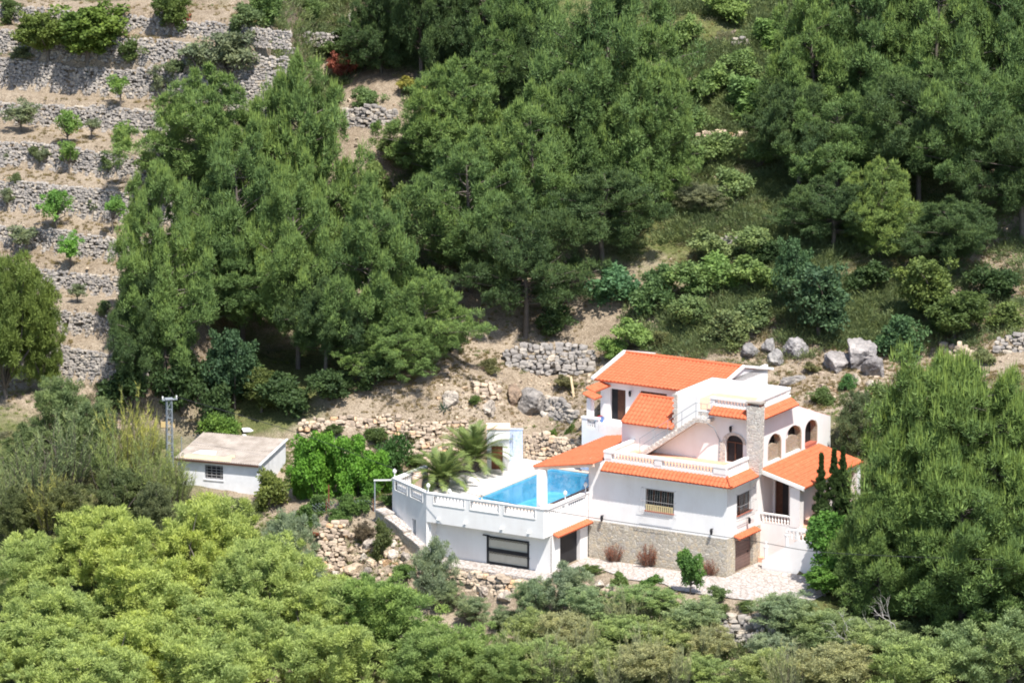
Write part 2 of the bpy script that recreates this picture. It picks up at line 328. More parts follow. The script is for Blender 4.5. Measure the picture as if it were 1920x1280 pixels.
_A[:_n, _n] = 1; _A[:_n, _n + 1:] = _P[:, :2]; _A[_n:, :_n] = _A[:_n, _n:].T
_W = np.linalg.solve(_A, np.concatenate([_P[:, 2], np.zeros(3)]))
def tps(x, y):
    xc = np.clip(x, -58, 32); yc = np.clip(y, -28, 72)
    out = np.full(x.shape, _W[_n]) + _W[_n + 1] * xc + _W[_n + 2] * yc
    for i in range(_n): out = out + _W[i] * _ker((xc - _P[i, 0]) ** 2 + (yc - _P[i, 1]) ** 2)
    return out + 0.42 * np.maximum(y - 72, 0) + np.where(y < -28, 0.25 * (y + 28), 0)
PAD = [(-18.2, -6.5), (-9, -6.5), (-8.4, -2.6), (-4.8, -4.4), (1.7, -4.8), (7.2, -4.2), (7.2, 2.6), (3.4, 2.6), (3.4, 12.3), (0, 12.3), (0, 13.8), (-9.6, 13.8), (-9.6, 9.3), (-19.7, 9.3), (-20.9, 5.2), (-21.8, 0.6), (-21.8, -3.2), (-18.2, -5.7)]
def pad_dist(x, y):
    u = x * CA - y * SA; v = x * SA + y * CA; d = np.full(u.shape, 1e9); ins = np.zeros(u.shape, bool)
    for (ax, ay), (bx, by) in zip(PAD, PAD[1:] + PAD[:1]):
        ex, ey = bx - ax, by - ay; t = np.clip(((u - ax) * ex + (v - ay) * ey) / (ex * ex + ey * ey), 0, 1)
        d = np.minimum(d, np.hypot(u - ax - t * ex, v - ay - t * ey))
        c = ((ay > v) != (by > v)) & (u < ex * (v - ay) / (ey if ey else 1e-9) + ax); ins ^= c
    return np.where(ins, -d, d)
def ground(x, y):
    x = np.atleast_1d(np.asarray(x, float)); y = np.atleast_1d(np.asarray(y, float))
    z = tps(x, y); t = np.clip((-26.5 - x - np.clip((44 - y) / 6, 0, 1) * 5) / 4.0, 0, 1) * np.clip((y + x * 0 - 21) / 3.0, 0, 1); t = t * t * (3 - 2 * t)
    rough = vnoise(x, y, 5) * 0.7 + vnoise(x, y, 1.9) * 0.32 + vnoise(x, y, 0.8) * 0.14
    d = pad_dist(x, y); far = np.clip((d - 0.5) / 3, 0, 1)
    zz = (z + rough * far * (1 - t * 0.75)) * (1 - t) + (terr_h(x, y) + rough * 0.16) * t
    u = x * CA - y * SA; v = x * SA + y * CA; sm = lambda q: np.clip(q, 0, 1) ** 2 * (3 - 2 * np.clip(q, 0, 1))
    m = sm((u + 18.6) / 1.2) * sm((-8.2 - u) / 1.0) * sm((v + 11) / 2.5) * sm((-6.2 - v) / 0.3)
    zz = zz * (1 - m) + np.minimum(zz, -1.85 + 0.30 * np.minimum(v + 7.0, 0)) * m
    k = np.clip(d / 0.5, 0, 1)
    return zz * k + (-0.06) * (1 - k)
def gz(x, y): return float(ground(x, y)[0])
def pick(px, py):
    """first point of the ground on this line of sight"""
    r = ray(px, py); ts = np.arange(215, 420, 0.4); P = CAM_POS[None] + r[None] * ts[:, None]
    below = P[:, 2] < ground(P[:, 0], P[:, 1]); i = int(np.argmax(below)); 
    return P[i] if below.any() else P[-1]
xs = np.concatenate([[-420, -250, -160, -120, -95, -80], np.arange(-70, 42, 0.45), [48, 60, 85, 130, 220, 400]])
ys = np.concatenate([[-330, -200, -120, -80, -60, -50], np.arange(-42, 82, 0.45), [88, 100, 120, 160, 220, 300]])
gx, gy = np.meshgrid(xs, ys); gzv = ground(gx.ravel(), gy.ravel()).reshape(gx.shape)
nx, ny = len(xs), len(ys); idx = np.arange(nx * ny).reshape(ny, nx)
fc = np.stack([idx[:-1, :-1].ravel(), idx[:-1, 1:].ravel(), idx[1:, 1:].ravel(), idx[1:, :-1].ravel()], 1)
gxr, gyr = gx.ravel(), gy.ravel()
green = 0.42 + vnoise(gxr, gyr, 12) * 0.9
green += np.clip((gxr + 4) / 8, 0, 1) * np.clip((gyr - 26) / 4, 0, 1) * 0.22            # scrubby slope right of centre
green -= np.clip((-33 - gxr) / 3, 0, 1) * np.clip((gyr - 22) / 2, 0, 1) * 0.42            # bare terraces
green -= np.exp(-(((gxr + 12) / 9) ** 2 + ((gyr - 22) / 4.5) ** 2)) * 0.55               # bare bank behind the pool
green -= np.exp(-(((gxr - 6) / 8) ** 2 + ((gyr - 18) / 4.5) ** 2)) * 0.32
green -= np.exp(-(((gxr - 16) / 7) ** 2 + ((gyr - 20) / 3.5) ** 2)) * 0.5
green += np.clip((-3 - gyr) / 4, 0, 1) * 0.12
green -= np.exp(-(((gxr - 0.6) / 1.6) ** 2 + ((gyr + 9) / 4) ** 2)) * 0.8                 # bare path below the drive
green -= np.exp(-(((gxr + 22) / 3) ** 2 + ((gyr - 50) / 6) ** 2)) * 0.8                  # pale track between the pines
hill = np_mesh("hillside", np.stack([gxr, gyr, gzv.ravel()], 1), fc, M['soil'], np.clip(green, 0, 1), smooth=True)
tag(link_mesh("hillside", hill), kind="structure")

# ---------------------------------------------------------------- roof tiles
def tiles(g, o, along, up, nrm, a0, a1, length, tmax=None, period=0.27, course=0.40, hgt=0.075, tmin=None):
    """rows of half-round clay tiles on a sloping rectangle; a runs along the eave, t up the slope"""
    o = Vector(o); along = Vector(along).normalized(); up = Vector(up).normalized(); nrm = Vector(nrm).normalized()
    n = max(1, round((a1 - a0) / period)); sub = 6; rows = max(1, round(length / course))
    cols = [a0 + (a1 - a0) * k / (n * sub) for k in range(n * sub + 1)]
    b = len(g.v); per = 0
    for i, a in enumerate(cols):
        ph = (i % sub) / sub; h = hgt * (abs(math.sin(math.pi * ph)) ** 0.7)
        tm = length if tmax is None else max(0.0, min(length, tmax(a))); tn = 0.0 if tmin is None else min(tm, tmin(a)); per = 0
        for r in range(rows):
            t0 = min(max(tn, r * length / rows), tm); t1 = min(max(tn, (r + 1) * length / rows), tm)
            for t, dh in ((t0, 0.020), (t1, 0.0)):
                g.v.append(tuple(o + along * a + up * t + nrm * (h + dh))); per += 1
        g.v.append(tuple(o + along * a + up * tn + nrm * (-0.06))); g.v.append(tuple(o + along * a + up * tm + nrm * (-0.06))); per += 2
    for i in range(len(cols) - 1):
        c0 = b + i * per; c1 = c0 + per
        for r in range(2 * rows - 1): g.f.append((c0 + r, c1 + r, c1 + r + 1, c0 + r + 1))
        lo, hi = per - 2, per - 1
        g.f.append((c0 + lo, c1 + lo, c1, c0)); g.f.append((c0 + 2 * rows - 1, c1 + 2 * rows - 1, c1 + hi, c0 + hi)); g.f.append((c0 + hi, c1 + hi, c1 + lo, c0 + lo))
    for c in (b, b + (len(cols) - 1) * per): g.f.append(tuple(c + k for k in range(2 * rows)) + (c + per - 1, c + per - 2))
    return g
def slope(dx, dz, axis):
    """unit up vector and normal of a roof rising dz over dx along +v ('v'), -u ('-u') ..."""
    s = {'v': Vector((0, 1, 0)), '-u': Vector((-1, 0, 0)), 'u': Vector((1, 0, 0)), '-v': Vector((0, -1, 0))}[axis]
    up = (s * dx + Vector((0, 0, dz))).normalized(); al = {'v': Vector((1, 0, 0)), '-u': Vector((0, 1, 0)), 'u': Vector((0, 1, 0)), '-v': Vector((1, 0, 0))}[axis]
    n = al.cross(up); n = n if n.z > 0 else -n
    return al, up, n, math.hypot(dx, dz)

# ---------------------------------------------------------------- the villa
villa = empty("villa", (0, 0, 0), -AL, "white two-storey villa with orange tiled roofs, arched windows and a stone chimney, beside the pool", "house")
P = villa
g = G(); g.wall(rect(-9.6, -0.003, 2.3, 6.12), [rect(-5.62, -3.66, 3.42, 4.76)], front(0.0), 0.22)
g.box(-9.6, -9.38, 0.23, 13.6, -0.1, 5.95); g.build("front_wall", M['plaster'], P)
g = G(); g.wall([(0.005, 2.3), (4.6, 2.3), (4.6, 6.12), (0.005, 6.12)], [rect(1.26, 3.15, 3.5, 4.75)], right(0.0), 0.22); g.build("side_wall", M['plaster'], P)
g = G(); g.wall(rect(-9.57, 0.026, -0.1, 2.3), [], front(-0.03), 0.3); g.wall(rect(0.0, 4.6, -0.1, 2.3), [rect(1.06, 3.38, -0.098, 1.97)], right(0.03), 0.3); stone_base = g.build("stone_base", M['masonry'], P)
gd = G().box(-0.22, -0.17, 1.06, 3.38, -0.1, 1.97)
for k in range(9): gd.box(-0.17, -0.155, 1.06, 3.38, 0.08 + k * 0.21, 0.09 + k * 0.21)
gdo = gd.build("garage_door", M['garage'], P); G().box(-0.155, -0.11, 2.95, 3.12, 0.85, 0.92).build("handle", M['iron'], gdo)
g = G(); al, up, n, ln = slope(0.42, 0.2, '-u'); tiles(g, (0.45, 0, 2.14), al, up, n, 0.85, 3.6, ln); gc = g.build("garage_canopy", M['tile'], P)
# window helper: reveal back, frame, grille
def pane(name, map_, a0, a1, z0, z1, d, parent, mat='glass'):
    g = G(); g.add([map_(a0, z0, d), map_(a1, z0, d), map_(a1, z1, d), map_(a0, z1, d)], [(0, 1, 2, 3)]); return g.build(name, M[mat], parent)
def frame_(name, map_, a0, a1, z0, z1, d, w, parent, mat, mull=1, dd=0.05):
    g = G()
    def bx(x0, x1, y0, y1): g.hexa([map_(x0, y0, d), map_(x1, y0, d), map_(x1, y0, d - dd), map_(x0, y0, d - dd), map_(x0, y1, d), map_(x1, y1, d), map_(x1, y1, d - dd), map_(x0, y1, d - dd)])
    bx(a0, a1, z0, z0 + w); bx(a0, a1, z1 - w, z1); bx(a0, a0 + w, z0 + w, z1 - w); bx(a1 - w, a1, z0 + w, z1 - w)
    for k in range(mull):
        c = a0 + (a1 - a0) * (k + 1) / (mull + 1); bx(c - w / 2, c + w / 2, z0 + w, z1 - w)
    return g.build(name, M[mat], parent)
def grille(map_, a0, a1, z0, z1, out, bars, parent, mat='whiteiron', belly=0.12):
    g = G(); prof = [(z1, out * 0.75), ((z0 + z1) / 2 + 0.1, out), (z0 + 0.25, out + belly), (z0, out * 0.6)]
    for k in range(bars + 1):
        a = a0 + (a1 - a0) * k / bars; pts = [map_(a, z, -o) for z, o in prof]; g.tube(pts, 0.0055, 4)
    for z, o in prof:
        g.tube([map_(a0, z, 0), map_(a0, z, -o), map_(a1, z, -o), map_(a1, z, 0)], 0.012, 4)
    return g.build("grille", M[mat], parent)
F0, R0 = front(0.0), right(0.0)
w1 = frame_("window", F0, -5.62, -3.66, 3.42, 4.76, 0.2, 0.07, P, 'wood', 3); pane("pane", F0, -5.62, -3.66, 3.42, 4.76, 0.185, w1)
g = G().box(-5.66, -3.62, -0.09, 0.21, 3.36, 3.42); g.build("sill", M['redsill'], w1)
g = G()
for k in range(13): g.box(-5.55 + k * 0.146, -5.47 + k * 0.146, -0.06, -0.02, 3.42, 3.76)
g.box(-5.6, -3.7, -0.065, -0.015, 3.76, 3.81); g.build("slats", M['yellowbar'], w1); grille(F0, -5.78, -3.5, 3.15, 4.86, 0.34, 14, w1)
w2 = frame_("window", R0, 1.26, 3.15, 3.5, 4.75, 0.2, 0.08, P, 'wood', 2); pane("pane", R0, 1.26, 3.15, 3.5, 4.75, 0.185, w2)
g = G().box(-0.21, 0.08, 1.22, 3.19, 3.43, 3.5); g.build("sill", M['redsill'], w2); grille(R0, 1.12, 3.29, 3.2, 4.85, 0.30, 12, w2, belly=0.06)
# pent roof round the first floor, mitred at the corner
g = G(); al, up, n, ln = slope(0.62, 0.44, 'v'); tiles(g, (0, -0.62, 5.66), al, up, n, -8.45, 0.62, ln, tmax=lambda a: ln if a < 0 else ln * (1 - a / 0.62))
al, up, n, ln2 = slope(0.62, 0.44, '-u'); tiles(g, (0.62, 0, 5.66), al, up, n, -0.62, 2.92, ln2, tmax=lambda a: ln2 if a > 0 else ln2 * (1 + a / 0.62))
g.tube([(0.62, -0.62, 5.76), (0.0, 0.0, 6.2)], 0.09, 8); g.build("pent_roof", M['tile'], P)
g = G().box(-8.45, -0.002, -0.6, -0.02, 5.55, 5.6)                       # soffit board
g.box(0.02, 0.58, 0.02, 2.9, 5.55, 5.6); g.box(-8.5, -8.44, -0.55, 0.0, 5.6, 6.1); g.build("soffit", M['white'], P)
g = G().box(-9.37, -0.23, 0.23, 4.5, 5.9, 6.0).box(-8.4, -0.1, 0.05, 3.4, 6.0, 6.16); g.build("first_floor_terrace", M['terracotta_floor'], P)
# balusters
BAL = G().lathe([(0.05, 0), (0.05, 0.06), (0.028, 0.1), (0.058, 0.2), (0.05, 0.3), (0.026, 0.4), (0.026, 0.5), (0.052, 0.56), (0.052, 0.62)], n=8)
_bm = bpy.data.meshes.new("baluster"); _bm.from_pydata(BAL.v, [], BAL.f); _bm.materials.append(M['white'])
for p in _bm.polygons: p.use_smooth = True
def balusters(parent, a, b, n, h, fat=1.0):
    """n balusters spread evenly between two points"""
    for k in range(n):
        t = (k + 0.5) / n; o = bpy.data.objects.new("baluster", _bm); COL.objects.link(o); o.parent = parent
        o.location = Vector(a).lerp(Vector(b), t); o.scale = (fat, fat, h / 0.62)
g = G().box(-8.5, -0.1, -0.02, 0.2, 6.1, 6.3).box(-8.55, -0.1, -0.06, 0.24, 6.66, 6.79)
for a, b in ((-8.52, -8.0), (-5.0, -4.5), (-0.95, -0.1)): g.box(a, b, -0.04, 0.22, 6.3, 6.66)
br = g.build("balustrade", M['white'], P)
balusters(br, (-8.0, 0.09, 6.3), (-5.0, 0.09, 6.3), 14, 0.36, 1.15); balusters(br, (-4.5, 0.09, 6.3), (-0.95, 0.09, 6.3), 16, 0.36, 1.15)
g = G().box(-8.5, -8.3, 0.25, 3.38, 6.1, 6.66).box(-8.54, -8.26, 0.25, 3.38, 6.66, 6.79)
g.build("parapet", M['white'], P)
g = G().box(-0.3, -0.08, 0.25, 2.86, 6.1, 6.42).box(-0.34, -0.04, 0.25, 2.86, 6.66, 6.79)
for k in range(10): g.box(-0.3, -0.08, 0.3 + k * 0.26, 0.44 + k * 0.26, 6.42, 6.66)
g.build("parapet", M['white'], P)
# upper storey
V1 = 3.4
g = G(); g.wall([(-5.45, 6.0), (0, 6.0), (0, 9.6), (-3.0, 9.6), (-3.0, 9.15), (-3.9, 9.15), (-3.9, 10.1), (-5.45, 10.1)], [arch(-1.95, -0.75, 6.17, 7.4, 7.9)], front(V1), 0.25)
g.box(-5.45, -5.25, V1 + 0.25, 8.0, 5.9, 10.1).box(-5.45, -0.16, 8.0, 8.2, 6.0, 10.1); g.build("upper_wall", M['plaster'], P)
ARCH = [(5.25, 6.9), (7.6, 9.6), (10.2, 11.8)]
g = G(); out = [(V1 + 0.26, 6.0), (4.62, 6.0), (4.62, 2.4), (12.6, 2.4), (13.7, 4.4), (13.7, 7.18), (8.25, 9.05), (8.25, 9.62), (V1 + 0.26, 9.62)]
g.wall(out, [arch(5.25, 6.9, 5.95, 6.9, 7.62), arch(7.6, 9.6, 5.95, 6.9, 7.62), arch(10.2, 11.75, 5.9, 6.9, 7.5)], right(0.0), 0.42); g.build("upper_side_wall", M['plaster'], P)
for i, (a0, a1, zt) in enumerate(((5.25, 6.9, 7.62), (7.6, 9.6, 7.62), (10.2, 11.75, 7.5))):
    pts = arch(a0, a1, 5.9, 6.9, zt)
    g = G(); g.add([(-0.41, a, z) for a, z in pts], [tuple(range(len(pts)))]); aw = g.build("arched_window", M['dark'], P)
    g = G(); c = (a0 + a1) / 2                                                 # stone jamb lining the far reveal, stone infill at the foot
    if i < 2: 
        ii = arch(a0 + 0.02, a1 - 0.02, 5.93, 6.55, 6.98); vs = [(-0.3, a, z) for a, z in ii] + [(-0.14, a, z) for a, z in ii]; m_ = len(ii)
        g.add(vs, [(k, (k + 1) % m_, m_ + (k + 1) % m_, m_ + k) for k in range(m_)] + [tuple(range(m_, 2 * m_))]); g.build("stone_infill", M['infill_stone'], aw)
    g = G(); r_ = (a1 - a0) / 2
    arcp = [(a1, 5.93)] + [(c + r_ * math.cos(t), 6.9 + (zt - 6.9) * math.sin(t)) for t in np.linspace(0, 0.9, 6)]
    for (p0, p1) in zip(arcp, arcp[1:]): g.hexa([(0.02, p0[0] - 0.05, p0[1]), (0.02, p0[0] + 0.10, p0[1]), (-0.38, p0[0] + 0.004, p0[1]), (-0.38, p0[0] - 0.05, p0[1]), (0.02, p1[0] - 0.05, p1[1]), (0.02, p1[0] + 0.10, p1[1]), (-0.38, p1[0] + 0.004, p1[1]), (-0.38, p1[0] - 0.05, p1[1])])
    g.build("stone_jamb", M['infill_stone'], aw)
    if i == 2: G().box(-0.38, 0.06, a0 + 0.03, a1 - 0.05, 5.86, 6.0).build("sill", M['redsill'], aw)
# terrace door with stone surround
g = G(); pts = arch(-1.95, -0.75, 6.17, 7.4, 7.9); g.add([(a, V1 + 0.2, z) for a, z in pts], [tuple(range(len(pts)))]); td = g.build("terrace_door", M['dark'], P)
frame_("frame", front(V1), -1.93, -0.77, 6.17, 7.45, 0.19, 0.07, td, 'wood', 1)
g = G().box(-2.3, -1.97, V1 - 0.05, V1 + 0.01, 6.16, 7.4)
for k in range(5): g.box(-2.36, -2.3, V1 - 0.05, V1 + 0.01, 6.3 + k * 0.24, 6.42 + k * 0.24)
prev = None
for t in np.linspace(0, math.pi, 11):
    a_, b_ = (-1.35 + 0.62 * math.cos(t), 7.4 + 0.53 * math.sin(t)), (-1.35 + 0.82 * math.cos(t), 7.4 + 0.68 * math.sin(t))
    if prev: g.hexa([(prev[0][0], V1 - 0.04, prev[0][1]), (prev[1][0], V1 - 0.04, prev[1][1]), (prev[1][0], V1 + 0.01, prev[1][1]), (prev[0][0], V1 + 0.01, prev[0][1]), (a_[0], V1 - 0.04, a_[1]), (b_[0], V1 - 0.04, b_[1]), (b_[0], V1 + 0.01, b_[1]), (a_[0], V1 + 0.01, a_[1])])
    prev = (a_, b_)
g.build("stone_surround", M['chimney_stone'], td)
# chimney
g = G().hexa([(-0.2, 2.88, 5.9), (0.64, 2.88, 5.75), (0.64, 3.36, 5.75), (-0.2, 3.36, 5.9), (-0.24, 2.86, 10.0), (0.74, 2.86, 10.0), (0.74, 3.38, 10.0), (-0.24, 3.38, 10.0)])
ch = g.build("chimney", M['chimney_stone'], P)
G().hexa([(0.03, 2.95, 4.9), (0.06, 2.95, 4.9), (0.06, 3.34, 4.9), (0.03, 3.34, 4.9), (0.03, 2.9, 5.74), (0.62, 2.9, 5.74), (0.62, 3.35, 5.74), (0.03, 3.35, 5.74)]).build("corbel", M['plaster'], ch)
for a in (-0.2, 0.6): G().box(a, a + 0.12, 2.9, 3.34, 10.0, 10.16).build("cap_support", M['redsill'], ch)
G().box(-0.3, 0.8, 2.8, 3.44, 10.16, 10.24).build("cap", M['asbestos'], ch)
# pent roofs and parapet of the roof terrace
g = G(); al, up, n, ln = slope(0.6, 0.4, 'v'); tiles(g, (0, V1 - 0.6, 9.14), al, up, n, -2.85, -0.25, ln, tmin=lambda a: 0 if a > -2.62 else 0)
al, up, n, ln = slope(0.6, 0.4, '-u'); tiles(g, (0.6, 0, 9.07), al, up, n, 3.36, 8.2, ln); g.build("upper_pent_roof", M['tile'], P)
g = G().box(-3.0, -0.02, V1 + 0.02, V1 + 0.2, 9.6, 9.72).box(-3.05, -0.02, V1 - 0.03, V1 + 0.22, 9.98, 10.1).box(-3.05, -2.72, V1, V1 + 0.2, 9.6, 9.98)
for k in range(12): g.box(-2.66 + k * 0.215, -2.55 + k * 0.215, V1 + 0.04, V1 + 0.18, 9.72, 9.98)
g.box(-0.2, -0.02, V1 + 0.26, 8.0, 9.62, 9.74).box(-0.22, 0.02, V1 + 0.22, 8.2, 9.98, 10.1).box(-0.2, -0.02, 7.6, 8.2, 9.74, 9.98)
for k in range(18): g.box(-0.19, -0.03, 3.75 + k * 0.215, 3.86 + k * 0.215, 9.74, 9.98)
g.build("roof_parapet", M['white'], P)
G().box(-5.24, -0.22, V1 + 0.26, 7.99, 9.0, 9.2).build("roof_terrace", M['terracotta_floor'], P)
g = G(); al, up, n, ln = slope(5.6, 1.93, '-v'); tiles(g, (0, 13.8, 7.1), al, up, n, -5.4, -0.1, ln); g.build("back_roof", M['tile'], P)
G().box(-5.3, -0.43, 8.3, 13.6, 5.2, 6.9).build("back_room", M['plaster'], P)
# outside stair: stone flight rising along the upper front wall to the roof terrace
u0, z0, u1, z1 = -7.35, 6.17, -3.55, 8.85; ns = 15; g = G()
for k in range(ns):
    a = u0 + (u1 - u0) * k / ns; b = u0 + (u1 - u0) * (k + 1) / ns; zt = z0 + (z1 - z0) * (k + 1) / ns
    g.hexa([(a, 2.5, zt - 0.42), (b, 2.5, zt - 0.24), (b, V1 - 0.004, zt - 0.24), (a, V1 - 0.004, zt - 0.42), (a, 2.5, zt), (b, 2.5, zt), (b, V1 - 0.004, zt), (a, V1 - 0.004, zt)])
g.box(u1, -2.75, 2.5, V1 - 0.004, 8.65, 8.86); g.box(-3.85, -3.05, V1 - 0.004, V1 + 0.25, 8.86, 9.12); st = g.build("outside_stair", M['chimney_stone'], P)
g = G()
rp = [(u0 - 0.1, 2.54, 7.15), (u1, 2.54, 9.85), (-2.78, 2.54, 9.85), (-2.78, 3.3, 9.85)]
for dz in (0, -0.5): g.tube([(x, y, z + dz) for x, y, z in rp], 0.018, 5)
for k in range(5):
    t = k / 4; a = u0 - 0.1 + (u1 - u0 + 0.1) * t; g.tube([(a, 2.54, z0 + (z1 - z0) * t), (a, 2.54, 7.15 + 2.7 * t)], 0.018, 5)
for a in (-3.2, -2.78): g.tube([(a, 2.54, 8.86), (a, 2.54, 9.85)], 0.018, 5)
g.build("railing", M['greyiron'], st)
g = G().tube([(-2.85, 2.6, 8.66), (-2.55, 3.0, 8.3), (-2.35, V1 - 0.03, 7.5), (-2.4, V1 - 0.03, 6.2)], 0.035, 5); g.build("downpipe", M['greyiron'], P)
# stair house to the left
g = G().box(-9.2, -5.46, V1, 5.4, 5.9, 7.92).add([(-9.2, V1, 7.92), (-9.2, 5.4, 7.92), (-9.2, 5.3, 9.0), (-5.46, V1, 7.92), (-5.46, 5.4, 7.92), (-5.46, 5.3, 9.0)], [(0, 1, 2), (3, 5, 4), (1, 4, 5, 2)])
g.build("stairhouse_wall", M['plaster'], P)
g = G(); al, up, n, ln = slope(2.28, 1.27, 'v'); tiles(g, (0, 3.0, 7.86), al, up, n, -8.95, -5.47, ln); g.tube([(-8.97, 3.0, 7.94), (-8.97, 5.28, 9.22)], 0.07, 6)
g.tube([(-8.95, 5.3, 9.2), (-5.47, 5.3, 9.2)], 0.09, 8); g.build("stairhouse_roof", M['tile'], P)
g = G()
for k in range(14): g.box(-5.52 - 0.1 * (k % 2), -5.3, V1 - 0.06, V1 + 0.002, 7.7 + 0.165 * k, 7.7 + 0.165 * k + 0.16)
g.build("quoins", M['chimney_stone'], P)
# roof over the walk beside the pool
g = G(); al, up, n, ln = slope(4.2, 0.72, 'u'); tiles(g, (-12.85, 0, 5.5), al, up, n, -1.2, 10.0, ln); pr = g.build("pool_porch_roof", M['tile'], P)
g = G(); g.bar((-12.8, -1.08, 5.36), (-8.62, -1.08, 6.06), 0.12, 0.16); g.bar((-12.5, -1.0, 5.34), (-12.5, 9.9, 5.34), 0.16, 0.16); g.build("beam", M['peach'], pr)
for bx in ((-12.5, -12.0, -1.35, -0.9, 3.0, 5.34), (-12.5, -12.1, 9.3, 9.7, 3.0, 5.34)): G().box(*bx).build("porch_pillar", M['plaster'], P)
# entrance porch on the right
g = G(); al, up, n, ln = slope(3.16, 0.76, '-u'); tiles(g, (3.16, 0, 4.98), al, up, n, 4.15, 12.1, ln); rp_ = g.build("entrance_porch_roof", M['tile'], P)
g = G(); g.bar((3.1, 4.12, 4.93), (0.02, 4.12, 5.68), 0.14, 0.2); g.bar((2.95, 4.3, 4.82), (2.95, 11.9, 4.82), 0.18, 0.2); g.build("beam", M['white'], rp_)
G().box(0.004, 3.3, 4.4, 12.2, 2.2, 2.4).build("porch_floor", M['terracotta_floor'], P)
g = G().box(0.03, 2.05, 4.3, 4.4, -0.1, 2.4).box(2.05, 3.3, 4.3, 4.4, -0.1, 2.4).box(3.2, 3.3, 4.4, 12.2, -0.1, 2.2); g.build("porch_base_wall", M['plaster'], P)
for bx in ((2.05, 2.72, 4.28, 4.8, 2.4, 4.9), (2.6, 3.05, 11.4, 11.85, 2.4, 4.8), (2.65, 3.05, 8.0, 8.4, 2.4, 4.8)): G().box(*bx).build("porch_pillar", M['plaster'], P)
g = G().wall(rect(0.0, 2.0, 2.4, 5.2), [rect(0.12, 1.08, 2.45, 4.75)], front(6.0), 0.2); g.box(1.98, 2.0, 6.22, 12.0, 2.4, 4.95); g.build("porch_wall", M['plaster'], P)
fd = G().box(0.12, 1.08, 6.14, 6.18, 2.45, 4.75).build("front_door", M['wood'], P); G().box(0.6, 1.05, 6.12, 6.137, 2.5, 4.7).build("door_leaf", M['dark'], fd)
g = G().box(0.05, 2.05, 4.3, 4.4, 2.42, 2.5).box(0.05, 2.05, 4.27, 4.43, 2.98, 3.06); pb = g.build("porch_balustrade", M['white'], P); balusters(pb, (0.1, 4.35, 2.5), (2.0, 4.35, 2.5), 9, 0.48, 1.3)
# entrance stair
g = G(); ns = 12
for k in range(ns):
    a = 1.1 + k * 0.22; g.box(a, a + 0.22, 2.9, 4.28, -0.1, 0.2 * (k + 1) - 0.06)
g.box(3.74, 5.2, 2.9, 4.28, -0.1, 2.34); es = g.build("entrance_stair", M['terracotta_floor'], P)
g = G().add([(1.0, 2.7, -0.1), (5.2, 2.7, -0.1), (5.2, 2.7, 2.1), (3.4, 2.7, 2.1), (1.0, 2.7, 0.55), (1.0, 2.88, -0.1), (5.2, 2.88, -0.1), (5.2, 2.88, 2.1), (3.4, 2.88, 2.1), (1.0, 2.88, 0.55)],
          [(0, 1, 2, 3, 4), (5, 9, 8, 7, 6), (0, 4, 9, 5), (4, 3, 8, 9), (3, 2, 7, 8), (2, 1, 6, 7), (1, 0, 5, 6)]); g.build("stair_wall", M['plaster'], es)
g = G()
for a, zb in ((1.22, 0.68), (2.65, 1.6)): g.lathe([(0.11, 0), (0.11, 0.62), (0.14, 0.66), (0.14, 0.74), (0.06, 0.78), (0.1, 0.88), (0.06, 1.0), (0.015, 1.06)], (a, 2.79, zb), 8)
for a in (3.3, 4.9): g.box(a, a + 0.2, 2.7, 2.9, 2.1, 2.78)
g.box(2.7, 5.2, 2.72, 2.86, 2.62, 2.7); g.bar((1.3, 2.79, 1.3), (2.6, 2.79, 2.3), 0.05); eb = g.build("stair_balustrade", M['white'], es); balusters(eb, (2.85, 2.79, 2.1), (4.85, 2.79, 2.1), 8, 0.52, 1.2)
G().box(0.06, 1.05, 3.95, 4.29, -0.1, 0.3).build("stone_bench", M['terracotta_floor'], P)
# rear wing with the long gable roof
g = G().wall(rect(-15.0, -7.0, 5.5, 8.5), [rect(-14.28, -13.18, 5.82, 7.84), rect(-12.15, -10.2, 6.6, 7.95)], front(11.0), 0.25)
g.box(-15.0, -14.8, 11.25, 18.0, 4.0, 8.5).box(-6.9, -6.7, 11.25, 18.0, 4.0, 8.9).box(-14.8, -6.9, 17.8, 18.0, 4.0, 8.5)
g.add([(-15.0, 11.0, 8.5), (-15.0, 18.0, 8.5), (-15.0, 14.65, 9.28), (-6.7, 11.0, 8.5), (-6.7, 18.0, 8.5), (-6.7, 14.65, 9.28)], [(0, 1, 2), (3, 5, 4)]); g.build("rear_wall", M['plaster'], P)
g = G(); al, up, n, ln = slope(4.15, 0.93, 'v'); tiles(g, (0, 10.5, 8.4), al, up, n, -15.2, -6.75, ln)
al, up, n, ln = slope(3.9, 0.87, '-v'); tiles(g, (0, 18.55, 8.46), al, up, n, -15.2, -6.75, ln); g.tube([(-15.2, 14.65, 9.4), (-6.75, 14.65, 9.4)], 0.1, 8); rr = g.build("rear_roof", M['tile'], P)
g = G()
for u in (-15.3, -6.66):
    g = G(); g.bar((u, 10.45, 8.47), (u, 14.65, 9.43), 0.18, 0.16); g.bar((u, 14.65, 9.43), (u, 18.6, 8.52), 0.18, 0.16); g.build("verge", M['white'], rr)
rd = G().box(-14.28, -13.18, 11.18, 11.22, 5.82, 7.84).build("rear_door", M['dark'], P); G().box(-13.8, -13.2, 11.12, 11.17, 5.84, 7.8).build("door_leaf", M['wood'], rd)
rw = frame_("rear_window", front(11.0), -12.15, -10.2, 6.6, 7.95, 0.2, 0.09, P, 'rust_wood', 2); pane("pane", front(11.0), -12.15, -10.2, 6.6, 7.95, 0.19, rw)
g = G().box(-14.6, -9.2, 7.9, 10.99, 2.9, 5.78); g.build("rear_terrace", M['plaster'], P)
G().box(-14.66, -13.0, 7.86, 7.898, 3.2, 4.7).build("tile_panel", M['blue_masonry'], P)
